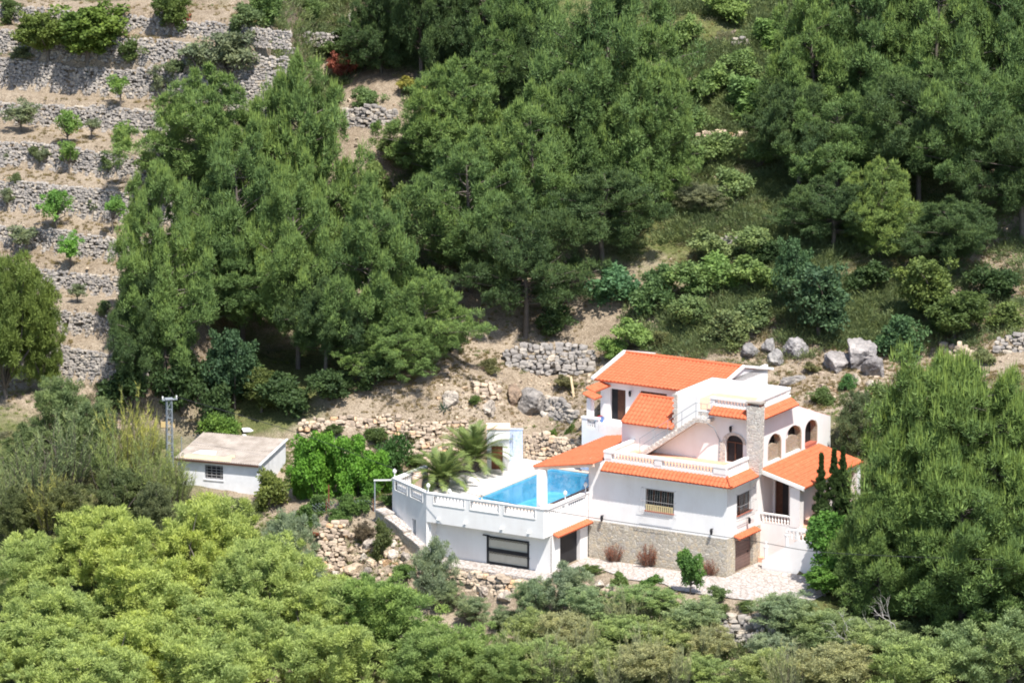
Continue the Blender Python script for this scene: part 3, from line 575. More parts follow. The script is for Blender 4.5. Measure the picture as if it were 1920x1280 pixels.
g = G().box(-14.6, -13.4, 7.9, 8.1, 5.78, 5.95).box(-14.64, -13.36, 7.86, 8.14, 6.5, 6.62).box(-14.6, -14.2, 7.9, 8.3, 5.95, 6.5).box(-13.6, -13.4, 7.9, 8.1, 5.95, 6.5).box(-13.38, -9.3, 7.9, 8.05, 5.78, 6.3)
rb_ = g.build("rear_balustrade", M['white'], P); balusters(rb_, (-14.2, 8.0, 5.95), (-13.6, 8.0, 5.95), 4, 0.55, 1.2)
g = G().box(-14.45, -14.1, 8.25, 8.6, 5.78, 7.75); g.bar((-14.1, 8.4, 6.3), (-13.5, 8.3, 5.9), 0.25, 0.5); rpil = g.build("rear_pillar", M['plaster'], P)
g = G(); al, up, n, ln = slope(0.9, 0.28, '-u'); tiles(g, (-13.7, 0, 7.78), al, up, n, 8.0, 8.9, ln); tiles(g, (-14.2, 0, 8.02), al, up, n, 8.9, 10.9, 0.7); g.build("tile_cap", M['tile'], rpil)
# wall lamps
def lantern(u, v, z, side):
    g = G()
    if side == 'f': g.bar((u, v, z + 0.1), (u, v - 0.2, z + 0.14), 0.04); g.lathe([(0.03, 0.16), (0.09, 0.1), (0.11, -0.02), (0.07, -0.2), (0.02, -0.24)], (u, v - 0.22, z), 6)
    else: g.bar((u, v, z + 0.1), (u + 0.2, v, z + 0.14), 0.04); g.lathe([(0.03, 0.16), (0.09, 0.1), (0.11, -0.02), (0.07, -0.2), (0.02, -0.24)], (u + 0.22, v, z), 6)
    g.build("wall_lantern", M['iron'], P)
for u, z in ((-8.55, 2.6), (-0.95, 2.75)): lantern(u, 0.0, z, 'f')
lantern(0.0, 2.5, 3.0, 'r'); lantern(-1.5, V1, 8.35, 'f'); lantern(-12.75, 11.0, 7.75, 'f')
for u in (-6.85, -4.75, -2.5): G().lathe([(0.05, 0.1), (0.06, 0.04), (0.10, -0.04), (0.0, -0.08)], (u, -0.35, 5.48), 8).build("eave_lamp", M['lamp'], P)
for v in (4.9, 6.3, 7.6): G().lathe([(0.05, 0.1), (0.06, 0.04), (0.10, -0.04), (0.0, -0.08)], (0.36, v, 8.98), 8).build("eave_lamp", M['lamp'], P)

# ---------------------------------------------------------------- pool terrace
pt = empty("pool_terrace", (0, 0, 0), -AL, "raised white pool terrace with balustraded parapet and a cellar below, left of the villa", "terrace")
DECK = [(-17.9, -5.5), (-9.6, -5.5), (-9.6, 9.2), (-19.6, 9.2), (-20.8, 5.2), (-21.7, 0.6), (-21.7, -3.3)]
PU0, PU1, PV0, PV1 = -16.75, -12.2, -2.15, 7.75
g = G(); ring = [DECK, [(PU0, PV0), (PU1, PV0), (PU1, PV1), (PU0, PV1)]]
tri = tessellate_polygon([[Vector((a, b, 0)) for a, b in r] for r in ring]); fl = [p for r in ring for p in r]
g.add([(a, b, 3.0) for a, b in fl], [tuple(t) for t in tri]); g.build("deck", M['deckpave'], pt)
def inset_holes(a0, a1): return rect(a0, a1, 3.45, 3.98)
panels = [(-17.35, -15.2), (-14.75, -12.75), (-12.35, -10.2)]
g = G(); g.wall(rect(-17.9, -9.6, 2.3, 4.08), [inset_holes(*p) for p in panels], front(-5.5), 0.2); g.box(-17.95, -9.55, -5.53, -5.25, 4.08, 4.14)
g.box(-17.85, -9.65, -5.29, -4.65, 2.3, 2.7)
bal = g.build("front_parapet", M['plaster'], pt)
for a0, a1 in panels:
    balusters(bal, (a0, -5.4, 3.5), (a1, -5.4, 3.5), 9, 0.46, 1.2)
    f_ = G().box(a0, a1, -5.54, -5.3, 3.44, 3.5).box(a0 - 0.06, a0, -5.53, -5.31, 3.44, 4.0).box(a1, a1 + 0.06, -5.53, -5.31, 3.44, 4.0).build("panel_frame", M['white'], bal)
rp2 = [(-5.0, -2.9), (-2.5, -0.4)]
g = G(); g.wall(rect(-5.25, 0.0 - 0.04, 2.3, 4.0), [rect(a, b, 3.45, 3.85) for a, b in rp2], right(-9.6), 0.2); g.box(-9.85, -9.55, -5.25, -0.05, 4.0, 4.07); sp = g.build("side_parapet", M['plaster'], pt)
for a, b in rp2: balusters(sp, (-9.7, a, 3.45), (-9.7, b, 3.45), 8, 0.4, 1.2)
cd = Vector((-3.8, 2.2, 0)); cl = cd.length; cdn = cd.normalized(); cn = Vector((cdn.y, -cdn.x, 0))
if cn.y > 0: cn = -cn
def cham(a, z, d): return tuple(Vector((-17.9, -5.5, z)) + cdn * a - cn * d)
g = G(); g.wall(rect(0, cl, -0.5, 4.08), [rect(0.45, 2.0, 3.45, 3.98), rect(2.45, 4.0, 3.45, 3.98), rect(1.35, 1.85, 1.0, 2.1)], cham, 0.2)
g.hexa([cham(0, 4.08, -0.03), cham(cl, 4.08, -0.03), cham(cl, 4.08, 0.25), cham(0, 4.08, 0.25), cham(0, 4.14, -0.03), cham(cl, 4.14, -0.03), cham(cl, 4.14, 0.25), cham(0, 4.14, 0.25)]); cw = g.build("angled_wall", M['plaster'], pt)
for a0, a1 in ((0.45, 2.0), (2.45, 4.0)):
    g = G()
    for x0, x1, y0, y1 in ((a0, a1, 3.40, 3.45), (a0 - 0.05, a0, 3.40, 3.98), (a1, a1 + 0.05, 3.40, 3.98)):
        g.hexa([cham(x0, y0, -0.05), cham(x1, y0, -0.05), cham(x1, y0, 0.1), cham(x0, y0, 0.1), cham(x0, y1, -0.05), cham(x1, y1, -0.05), cham(x1, y1, 0.1), cham(x0, y1, 0.1)])
    g.build("panel_frame", M['white'], cw); balusters(cw, cham(a0, 3.45, 0.1), cham(a1, 3.45, 0.1), 7, 0.5, 1.2)
g = G(); g.add([cham(1.35, 1.0, 0.18), cham(1.85, 1.0, 0.18), cham(1.85, 2.1, 0.18), cham(1.35, 2.1, 0.18)], [(0, 1, 2, 3)]); g.build("cellar_window", M['greyiron'], cw)
g = G().box(-21.75, -21.5, -3.25, 0.6, -0.5, 3.5).box(-21.8, -21.45, -3.25, 0.6, 3.98, 4.08)
for a in (-3.2, -1.4, 0.3): g.box(-21.74, -21.51, a, a + 0.3, 3.5, 3.98)
lw = g.build("side_wall", M['plaster'], pt); balusters(lw, (-21.62, -2.9, 3.5), (-21.62, -1.4, 3.5), 6, 0.48, 1.2); balusters(lw, (-21.62, -1.1, 3.5), (-21.62, 0.3, 3.5), 6, 0.48, 1.2)
g = G().hexa([(-21.6, 0.6, 0.5), (-20.7, 5.2, 0.5), (-20.6, 5.2, 0.5), (-21.5, 0.6, 0.5), (-21.6, 0.6, 2.99), (-20.7, 5.2, 2.99), (-20.6, 5.2, 2.99), (-21.5, 0.6, 2.99)])
g.hexa([(-20.7, 5.2, 0.5), (-19.6, 9.2, 0.5), (-19.5, 9.2, 0.5), (-20.6, 5.2, 0.5), (-20.7, 5.2, 2.99), (-19.6, 9.2, 2.99), (-19.5, 9.2, 2.99), (-20.6, 5.2, 2.99)]); g.build("back_edge_wall", M['plaster'], pt)
g = G(); g.wall(rect(-17.85, -9.62, -0.1, 2.3), [rect(-14.08, -11.1, 0.02, 1.76)], front(-4.65), 0.2); g.box(-17.9, -17.7, -5.3, -4.66, -0.1, 2.3); g.build("cellar_wall", M['plaster'], pt)
cwn = frame_("cellar_grille", front(-4.65), -14.08, -11.1, 0.02, 1.76, 0.0, 0.11, pt, 'iron', 0, 0.05)
g = G().box(-14.08, -11.1, -4.7, -4.65, 0.78, 1.0).box(-14.35, -13.9, -4.72, -4.653, 1.72, 1.8); g.build("crossbar", M['iron'], cwn)
g = G().box(-13.97, -11.21, -4.62, -4.58, 0.13, 0.78).box(-13.97, -11.21, -4.62, -4.58, 1.0, 1.65); g.build("panel", M['cream'], cwn)
g = G()
for k in range(14): g.tube([(-13.9 + k * 0.205, -4.68, 1.55), (-13.8 + k * 0.205, -4.68, 1.62), (-13.7 + k * 0.205, -4.68, 1.55)], 0.02, 4); g.tube([(-13.9 + k * 0.205, -4.68, 0.68), (-13.8 + k * 0.205, -4.68, 0.75), (-13.7 + k * 0.205, -4.68, 0.68)], 0.02, 4)
g.build("scrollwork", M['iron'], cwn)
g = G(); g.wall(rect(-4.63, -0.05, -0.1, 2.3), [rect(-3.46, -1.0, -0.098, 2.02)], right(-9.62), 0.25); g.build("cellar_side_wall", M['plaster'], pt)
cdo = G().box(-9.9, -9.86, -3.46, -1.0, -0.1, 2.02).build("cellar_door", M['dark'], pt)
g = G(); al, up, n, ln = slope(0.42, 0.17, '-u'); tiles(g, (-9.2, 0, 2.18), al, up, n, -4.35, -0.12, ln); g.build("door_canopy", M['tile'], pt)
for u in (-17.0, -15.1, -12.5, -10.6): G().lathe([(0.05, 0.1), (0.06, 0.04), (0.11, -0.04), (0.0, -0.09)], (u, -5.62, 2.62), 8).build("wall_lamp", M['lamp'], pt)
for u, v in ((-14.0, -5.4), (-17.85, -5.35), (-9.7, -2.7), (-9.7, -0.2), (-21.6, -3.2), (-16.3, -5.4)):
    h = 0.35 if u != -16.3 else 0.2
    G().lathe([(0.05, 0), (0.035, 0.06), (0.03, h - 0.05), (0.09, h), (0.13, h + 0.1), (0.10, h + 0.2), (0.02, h + 0.27)], (u, v, 4.08), 8).build("globe_lamp", M['lamp'], pt)
G().box(-18.3, -9.0, -6.35, -4.66, -0.2, 0.0).build("footing_ledge", M['crazy'], pt)
# pool
pool = empty("swimming_pool", (0, 0, 0), -AL, "rectangular swimming pool of bright blue water set in the white terrace", "pool")
g = G(); a, b, c, d = PU0, PU1, PV0, PV1
g.add([(a, c, 1.7), (b, c, 1.7), (b, d, 1.5), (a, d, 1.5), (a, c, 2.99), (b, c, 2.99), (b, d, 2.99), (a, d, 2.99)], [(0, 1, 2, 3), (0, 4, 5, 1), (1, 5, 6, 2), (2, 6, 7, 3), (3, 7, 4, 0)])
g.build("basin", M['pooltile'], pool)
g = G().box(-15.9, -14.6, PV0 + 0.01, PV0 + 0.9, 1.72, 2.3).box(-15.6, -14.9, PV0 + 0.01, PV0 + 0.5, 2.3, 2.6); g.build("pool_steps", M['pooltile'], pool)
g = G().box(a - 0.3, a, c - 0.3, d + 0.3, 3.004, 3.05).box(b, b + 0.3, c - 0.3, d + 0.3, 3.004, 3.05).box(a, b, c - 0.3, c, 3.004, 3.05).box(a, b, d, d + 0.3, 3.004, 3.05); g.build("coping", M['peach'], pool)
G().poly([(a + 0.002, c + 0.002, 2.9), (b - 0.002, c + 0.002, 2.9), (b - 0.002, d - 0.002, 2.9), (a + 0.002, d - 0.002, 2.9)]).build("water_surface", M['water'], pool)
# drive
dr = [(-9.55, -0.35), (-9.4, -4.3), (-8.6, -3.0), (-7.7, -2.2), (-4.8, -3.6), (-2.4, -3.4), (-1.2, -4.3), (1.7, -4.4), (4.2, -4.0), (7.0, -3.6), (7.0, 2.6), (1.0, 2.6), (1.0, 4.2), (0.1, 4.2), (0.1, -0.35)]
dd = G(); tri = tessellate_polygon([[Vector((x, y, 0)) for x, y in dr]]); dd.add([tuple(W(x, y, 0.004)) for x, y in dr], [tuple(t) for t in tri])
tag(dd.build("driveway", M['crazy']), kind="structure")
# ---------------------------------------------------------------- stones, rocks, dry-stone walls
def stone_variants(n, seed):
    """angular stones: jittered, rounded boxes of 26 points"""
    r = np.random.default_rng(seed); out = []
    for _ in range(n):
        vs, ix = [], {}
        for i in range(3):
            for j in range(3):
                for k in range(3):
                    if (i, j, k) == (1, 1, 1): continue
                    p = np.array([i - 1, j - 1, k - 1], float); m = np.abs(p).sum(); p *= (1.0, 0.86, 0.68)[int(m) - 1]
                    ix[(i, j, k)] = len(vs); vs.append(p * 0.5 + r.normal(0, 0.055, 3))
        fs = []
        for ax in range(3):
            for s in (0, 2):
                o = [a for a in range(3) if a != ax]
                for a in range(2):
                    for b in range(2):
                        q = []
                        for da, db in ((0, 0), (1, 0), (1, 1), (0, 1)):
                            t = [0, 0, 0]; t[ax] = s; t[o[0]] = a + da; t[o[1]] = b + db; q.append(ix[tuple(t)])
                        fs.append(q)
        out.append((np.array(vs), np.array(fs)))
    return out
STV = stone_variants(10, 5)
class Stones:
    def __init__(s): s.V = []; s.F = []; s.T = []; s.n = 0
    def put(s, pos, size, yaw, tilt=0.2, tint=None):
        v, f = STV[int(RNG.integers(len(STV)))]; q = v * np.array(size); a, b = yaw, RNG.normal(0, tilt)
        q = q @ np.array([[1, 0, 0], [0, math.cos(b), math.sin(b)], [0, -math.sin(b), math.cos(b)]])
        q = q @ np.array([[math.cos(a), math.sin(a), 0], [-math.sin(a), math.cos(a), 0], [0, 0, 1]]) + np.array(pos)
        s.V.append(q); s.F.append(f + s.n); s.n += len(q); s.T.append(np.full(len(q), RNG.random() ** 1.3 if tint is None else tint))
    def build(s, name, mat, parent=None): return link_mesh(name, np_mesh(name, np.concatenate(s.V), np.concatenate(s.F), mat, np.concatenate(s.T)), parent)
def drystone(name, pts, size, mat, label, group=None, back=0.25, cat="stone wall", miss=0.0, lean=0.12):
    """pts: (x, y, z_foot, z_top); stones laid course by course on the face, against a rubble core"""
    S = Stones(); 
    for (x0, y0, b0, t0), (x1, y1, b1, t1) in zip(pts, pts[1:]):
        ln = math.hypot(x1 - x0, y1 - y0); dx, dy = (x1 - x0) / ln, (y1 - y0) / ln; nx_, ny_ = dy, -dx   # outward = right of the direction
        yaw = math.atan2(dy, dx); d = 0.0
        h = max(t0 - b0, t1 - b1); rows = max(1, int(round(h / (size * 0.62))))
        for r in range(rows + 1):
            d = -RNG.random() * size
            while d < ln:
                w = size * RNG.uniform(0.55, 1.8); c = d + w / 2; d += w * 0.93
                if c < 0 or c > ln or RNG.random() < miss: continue
                t = c / ln; zb, zt = b0 + (b1 - b0) * t, t0 + (t1 - t0) * t; z = zb + (r + 0.35 + RNG.normal(0, 0.2)) * size * 0.62
                wob = vnoise(x0 + dx * c, y0 + dy * c, 1.7)
                if z > zt - size * 0.15 + wob * size * 1.2: continue
                off = -lean * (z - zb) + RNG.normal(0, size * 0.10) + vnoise(x0 + dx * c + z, y0 + dy * c, 2.3) * size * 0.8
                S.put((x0 + dx * c + nx_ * off, y0 + dy * c + ny_ * off, z), (w, size * RNG.uniform(0.8, 1.3), size * RNG.uniform(0.5, 1.1)), yaw + RNG.normal(0, 0.25), 0.3)
    o = S.build(name, mat); tag(o, label, cat, group); return o
def wpx(rows):
    """(px, row of top, row of foot, Y) -> wall points"""
    out = []
    for px, rt, rb, Y in rows:
        p = pick(px, rb); q = at_y(px, rt, p[1]); out.append((p[0], p[1], p[2], q[2]))
    return out
TNAMES = ["lowest", "second from the bottom", "third from the bottom", "fourth from the bottom", "fifth from the bottom", "sixth from the bottom", "seventh from the bottom", "eighth from the bottom", "ninth from the bottom", "tenth from the bottom"]
for k in range(10):
    sk, zb, zt = TERR[k]; pts = []
    for x in np.arange(-58, (-36, -36, -34.6, -35, -34, -33.5, -31.5, -28.5, -26.8, -27.4)[k], 1.2):
        y = (sk - x * math.sin(TA)) / math.cos(TA); 
        for _ in range(3): y = (sk - vnoise(x, y, 9) * 1.1 - x * math.sin(TA)) / math.cos(TA)
        pts.append((x, y - 0.10, zb - 0.15 + vnoise(x, k * 7.0, 3) * 0.25, zt - 0.16 + vnoise(x, k * 5.0, 4) * 0.5 + vnoise(x, k * 9.0, 1.5) * 0.3))
    drystone("terrace_wall", pts, 0.215, M['greystone'], "grey dry-stone terrace wall on the left hillside, %s of the ten" % TNAMES[k], "terrace walls on the left hillside", miss=0.12)
drystone("stone_wall", wpx([(560, 788, 815, 20.5), (640, 776, 812, 20.3), (740, 784, 822, 19.9), (800, 790, 828, 19.5), (880, 787, 824, 19.2)]), 0.34, M['tanstone'], "long low tan dry-stone wall under the pines behind the palms", "walls behind the pool", miss=0.16, lean=0.3)
drystone("stone_wall", wpx([(742, 836, 868, 17.8), (790, 832, 866, 17.5), (850, 834, 866, 17.2), (905, 838, 868, 16.9)]), 0.34, M['tanstone'], "lower tier of pale rubble wall right behind the two palms", "walls behind the pool", miss=0.14, lean=0.3)
a_ = W(-19.7, 9.25); b_ = W(-14.5, 9.0)
drystone("stone_wall", [(a_.x, a_.y, 2.95, 4.75), (b_.x, b_.y, 2.95, 4.55)], 0.32, M['tanstone'], "tan retaining wall between the blue shower screen and the villa", "walls behind the pool")
drystone("stone_wall", wpx([(948, 655, 690, 27.5), (985, 648, 700, 26.6), (1040, 645, 704, 26.2), (1085, 648, 702, 26.6), (1112, 662, 695, 27.4)]), 0.42, M['greystone'], "rounded grey dry-stone wall on the slope left of the rear roof", "walls on the bank", lean=0.3)
drystone("stone_wall", wpx([(890, 712, 742, 24.5), (940, 722, 760, 24.0)]), 0.42, M['tanstone'], "short tumbled stone wall above the big grey boulder", "walls on the bank", miss=0.12, lean=0.4)
drystone("stone_wall", wpx([(1012, 735, 770, 23.6), (1045, 748, 790, 23.0), (1075, 765, 796, 22.6)]), 0.36, M['greystone'], "short grey dry-stone wall just right of the big boulder", "walls on the bank", lean=0.4)
drystone("stone_wall", wpx([(640, 205, 246, 51), (690, 200, 244, 50.6), (742, 208, 236, 50.6)]), 0.32, M['greystone'], "grey terrace wall beside the pale track between the pines", "walls up the slope")
drystone("stone_wall", wpx([(430, 82, 128, 57), (520, 85, 124, 57), (560, 92, 124, 57)]), 0.3, M['greystone'], "grey terrace wall above the big left pine clump", "walls up the slope")
drystone("stone_wall", wpx([(570, 58, 84, 61), (640, 62, 90, 61)]), 0.3, M['greystone'], "topmost grey wall near the upper left edge of the pines", "walls up the slope")
drystone("stone_wall", wpx([(1306, 246, 276, 46.5), (1350, 246, 274, 46.2), (1405, 248, 270, 46.2)]), 0.34, M['tanstone'], "short pale stone wall high on the scrubby slope between pines", "walls up the slope", miss=0.1)
drystone("stone_wall", wpx([(1372, 70, 92, 56.6), (1410, 70, 90, 56.5)]), 0.34, M['greystone'], "little stone wall at the top of the scrubby slope", "walls up the slope")
drystone("stone_wall", wpx([(1326, 446, 466, 35), (1384, 450, 470, 34.6)]), 0.4, M['greystone'], "broken bit of grey wall in the middle of the scrubby slope", "walls up the slope", miss=0.2)
drystone("stone_wall", wpx([(1760, 642, 668, 23.4), (1830, 640, 668, 23.0)]), 0.4, M['tanstone'], "low scatter wall of pale stones behind the tall right pines", "walls up the slope", miss=0.15)
drystone("stone_wall", wpx([(1862, 634, 662, 22.6), (1930, 626, 660, 22.4)]), 0.4, M['greystone'], "grey stone wall at the right edge of the picture", "walls up the slope", miss=0.05)
drystone("stone_wall", [(W(-17.6, -6.62).x, W(-17.6, -6.62).y, -2.1, -0.04), (W(-8.6, -6.68).x, W(-8.6, -6.68).y, -2.1, -0.04)], 0.4, M['tanstone'], "tan dry-stone retaining wall under the ledge of the cellar", "walls below the house", lean=0.05)
drystone("stone_wall", wpx([(1336, 1150, 1206, -6.2), (1400, 1150, 1210, -6.6), (1450, 1156, 1200, -7.2)]), 0.42, M['greystone'], "grey dry-stone retaining wall below the driveway edge", "walls below the house", lean=0.15)
drystone("stone_wall", wpx([(1100, 1090, 1122, -3.6), (1160, 1102, 1140, -4.6), (1250, 1128, 1156, -5.6)]), 0.42, M['tanstone'], "overgrown rubble wall below the middle of the drive", "walls below the house", miss=0.2)
drystone("stone_wall", wpx([(594, 974, 1062, 8.6), (646, 976, 1066, 8.3)]), 0.34, M['tanstone'], "high tan retaining wall left of the rock heap", "walls below the house", lean=0.22)
# stepped wall with pale capping running down beside the angled terrace wall
sw = []
for k, (px, rt) in enumerate(((712, 955), (730, 966), (748, 981), (766, 998), (782, 1012), (796, 1026))):
    sw.append(at_y(px, rt, 8.1 - k * 0.75))
g = G(); gc_ = G()
for k, (p, q) in enumerate(zip(sw, sw[1:])):
    d = Vector(q - p); d.z = 0; d.normalize(); n_ = Vector((d.y, -d.x, 0)) * 0.34; st_ = 0.10 * (k % 2)
    for gg, lo, hi, e in ((g, None, 0.0, 1.0), (gc_, 0.0, 0.09, 1.2)):
        m_ = n_ * e; zp, zq = p[2] - st_, q[2] + (0.0 if k % 2 else 0.06); b0 = (p[2] - 2.2, q[2] - 2.2) if lo is None else (zp, zq)
        gg.hexa([(p[0] - m_.x, p[1] - m_.y, b0[0]), (q[0] - m_.x, q[1] - m_.y, b0[1]), (q[0] + m_.x, q[1] + m_.y, b0[1]), (p[0] + m_.x, p[1] + m_.y, b0[0]), (p[0] - m_.x, p[1] - m_.y, zp + hi), (q[0] - m_.x, q[1] - m_.y, zq + hi), (q[0] + m_.x, q[1] + m_.y, zq + hi), (p[0] + m_.x, p[1] + m_.y, zp + hi)])
stw = empty("stepped_wall", tuple(sw[0]), 0, "low masonry wall with pale capping stepping down beside the angled terrace wall", "garden wall")
for gg, nm, mt in ((g, "wall_body", 'masonry'), (gc_, "capping", 'crazy')):
    o = gg.build(nm, M[mt], stw); o.location = -Vector(sw[0])

def boulder_mesh(seed, sub=4):
    r = np.random.default_rng(seed); b = __import__("bmesh").new(); __import__("bmesh").ops.create_icosphere(b, subdivisions=sub, radius=0.5)
    pl = [(lambda n: n / np.linalg.norm(n))(r.normal(size=3)) for _ in range(9)]; lim = r.uniform(0.20, 0.42, 9)
    off = r.uniform(0, 50, 3)
    for v in b.verts:
        p = np.array(v.co)
        for n_, l_ in zip(pl, lim):
            d = p @ n_
            if d > l_: p = p - n_ * (d - l_) * 0.96
        p = p * (1 + 0.20 * float(vnoise(p[0] * 3 + off[0], p[1] * 3 + p[2] * 2.2 + off[1], 0.5)) + 0.13 * float(vnoise(p[0] * 9 + off[2], p[2] * 9 + p[1] * 5, 0.6)) + 0.09 * float(vnoise(p[0] * 22 + off[1], p[2] * 22 + p[1] * 15, 0.7)))
        v.co = p
    me = bpy.data.meshes.new("boulder"); b.to_mesh(me); b.free(); me.materials.append(M['boulder']); me.update(); return me
GB = "boulders on the bank"
BM = [boulder_mesh(s) for s in range(8)]
def boulder(px, py, w, h, label, col=(0.30, 0.29, 0.29), group=None, Y=None, i=None, sink=0.16):
    p = pick(px, py + h * 0.42) if Y is None else at_y(px, py + h * 0.42, Y); m = mpp(p)
    o = link_mesh("boulder", BM[int(RNG.integers(8)) if i is None else i]); sx, sz = w * m, h * m
    k_ = 1.15 if group == GB else 1.0; o.scale = (sx * 1.12 * k_, (sx + sz) * 0.52 * k_, sz * 1.2 * k_); o.location = (p[0], p[1] + sx * 0.3, p[2] + sz * (0.5 - sink)); o.rotation_euler = (RNG.normal(0, 0.15), RNG.normal(0, 0.15), RNG.uniform(0, 6.28))
    o.color = (col[0] * 1.04, col[1], col[2] * 0.94, 1); tag(o, label, "boulder", group); return o
GB = "boulders on the bank"
boulder(995, 760, 54, 52, "largest grey boulder on the bank above the palms", (0.27, 0.26, 0.26), GB, i=0)
boulder(962, 742, 36, 34, "brown weathered boulder left of the big grey one", (0.30, 0.23, 0.18), GB)
boulder(845, 752, 34, 32, "pale split boulder at the foot of the pines", (0.46, 0.42, 0.38), GB)
boulder(915, 766, 36, 26, "flat pale boulder left of the grey boulder", (0.48, 0.44, 0.40), GB)
boulder(1017, 777, 14, 14, "small white stone under the big grey boulder", (0.62, 0.60, 0.58), GB)
boulder(1408, 660, 34, 28, "dark grey boulder above the right end of the rear roof", (0.25, 0.25, 0.26), GB)
boulder(1446, 653, 30, 32, "upright grey boulder, second in the row above the roof terrace", (0.30, 0.30, 0.31), GB)
boulder(1458, 674, 34, 32, "grey boulder in front of the row above the roof terrace", (0.32, 0.32, 0.33), GB)
boulder(1488, 658, 46, 44, "tallest grey boulder of the row above the roof terrace", (0.31, 0.31, 0.33), GB)
boulder(1568, 684, 50, 40, "grey boulder with a flat face left of the dark cleft", (0.31, 0.30, 0.31), GB)
boulder(1612, 668, 58, 56, "biggest grey boulder on the right bank with a deep shaded side", (0.34, 0.33, 0.34), GB, i=3)
boulder(1640, 692, 38, 40, "shaded boulder squeezed right of the biggest one", (0.27, 0.26, 0.27), GB)
boulder(1486, 717, 44, 22, "low grey slab just behind the roof parapet", (0.34, 0.33, 0.33), GB)
boulder(1605, 716, 26, 22, "small tan rock below the biggest right boulder", (0.44, 0.39, 0.33), GB)
boulder(1630, 722, 22, 16, "pale broken rock at the foot of the right boulders", (0.50, 0.46, 0.40), GB)
boulder(657, 40, 20, 26, "upright pale rock at the top left beside the track", (0.48, 0.45, 0.43), "rocks near the top")
boulder(537, 60, 18, 30, "narrow pale rock above the left pine clump", (0.46, 0.42, 0.40), "rocks near the top")
boulder(962, 198, 14, 16, "pale rock peeping between the middle pines", (0.50, 0.47, 0.44), "rocks near the top")
boulder(815, 122, 24, 16, "pale rock at the end of the track under the dark pines", (0.50, 0.47, 0.44), "rocks near the top")
boulder(905, 1108, 38, 30, "rounded tan boulder at the left foot of the retaining wall", (0.46, 0.41, 0.37), "boulders below the ledge")
boulder(952, 1122, 46, 36, "big pale boulder leaning on the retaining wall", (0.48, 0.43, 0.39), "boulders below the ledge")
boulder(890, 1080, 26, 22, "dark boulder tucked under the ledge wall", (0.34, 0.31, 0.29), "boulders below the ledge")
boulder(1120, 1098, 28, 20, "pale rock in the grass below the drive", (0.52, 0.47, 0.42), "boulders below the ledge", Y=-3.9)
boulder(1142, 1106, 20, 20, "white rock in the grass below the drive", (0.58, 0.54, 0.50), "boulders below the ledge", Y=-4.2)
# heap of quarried rocks between the retaining wall and the stepped wall
HEAP = [(651, 1015, 26, 20, 'o'), (660, 1034, 22, 16, 't'), (684, 1034, 26, 18, 't'), (622, 1052, 24, 20, 'o'), (658, 1053, 16, 18, 't'), (671, 1052, 13, 17, 't'), (686, 1050, 17, 16, 'w'), (640, 1066, 24, 16, 'g'), (664, 1070, 30, 16, 't'),
        (694, 1062, 22, 20, 't'), (618, 1070, 22, 18, 't'), (628, 1080, 18, 16, 'w'), (688, 1074, 16, 16, 'g'), (712, 1076, 14, 12, 't'), (727, 1041, 18, 22, 't'), (740, 1043, 20, 18, 'w'), (728, 1058, 15, 17, 'o'), (741, 1060, 11, 9, 'o'),
        (735, 1023, 14, 14, 'w'), (693, 1028, 22, 24, 'g'), (750, 1030, 9, 8, 'w'), (760, 1050, 16, 20, 'g'), (684, 1008, 14, 12, 't'), (706, 1044, 16, 14, 'g'), (646, 1042, 14, 12, 'g')]
HC = {'o': (0.58, 0.40, 0.25), 't': (0.56, 0.47, 0.37), 'w': (0.62, 0.58, 0.53), 'g': (0.42, 0.38, 0.35)}
HN = {'o': 'orange-tan', 't': 'tan', 'w': 'whitish', 'g': 'greyish'}
where = ["standing over the dark hollow", "wide one just below the topmost", "beside the dry bush", "at the left foot by the olive bush", "rounded one in the middle row", "narrow one between two pale rocks", "brightest in the middle row", "low one in the second row", "broad one in the bottom row", "under the brightest rock",
         "leftmost of the bottom row", "lowest of the left bottom corner", "lowest in the middle", "small one at the bottom right", "upper one near the stepped wall", "round one near the stepped wall", "under the round pale rock", "smallest, at the right foot", "highest on the right side", "in the centre behind the bush",
         "tiny one by the stepped wall", "at the foot of the stepped wall", "half hidden high behind the dry bush", "in the shade right of the centre", "small one in the shaded gap"]
for (px, py, w, h, c), wh in zip(HEAP, where):
    Yh = 8.2 - (py - 1000) / 85 * 3.4
    boulder(px, py, w * 1.25, h * 1.25, "%s rock in the heap below the garden, %s" % (HN[c], wh), HC[c], "rock heap below the garden", Y=None, sink=0.05)
# loose rubble strewn over bare ground
S = Stones()
def strew(n, px0, px1, py0, py1, s0, s1, sp=None):
    for _ in range(n):
        p = pick(RNG.uniform(px0, px1), RNG.uniform(py0, py1)); s = RNG.uniform(s0, s1)
        if pad_dist(np.array([p[0]]), np.array([p[1]]))[0] < 0.4: continue
        S.put((p[0], p[1], p[2] + s * 0.12), (s * RNG.uniform(0.8, 1.5), s, s * 0.7), RNG.uniform(0, 6.3), 0.3)
strew(420, 820, 1110, 690, 800, 0.08, 0.34); strew(900, 800, 1110, 680, 810, 0.05, 0.15); strew(900, 1380, 1900, 640, 810, 0.05, 0.16); strew(500, 560, 900, 800, 980, 0.05, 0.15); strew(500, 0, 250, 100, 720, 0.05, 0.14); strew(380, 1400, 1900, 640, 800, 0.08, 0.36); strew(160, 590, 900, 800, 960, 0.08, 0.3); strew(160, 0, 240, 100, 760, 0.08, 0.22); strew(260, 640, 770, 995, 1090, 0.12, 0.42)
strew(60, 1340, 1420, 1200, 1270, 0.08, 0.25); strew(90, 0, 330, 700, 900, 0.1, 0.3); strew(80, 1250, 1450, 60, 640, 0.12, 0.4); strew(60, 640, 740, 180, 330, 0.1, 0.3); strew(70, 560, 900, 860, 960, 0.1, 0.3); strew(70, 1000, 1300, 1080, 1180, 0.1, 0.35)
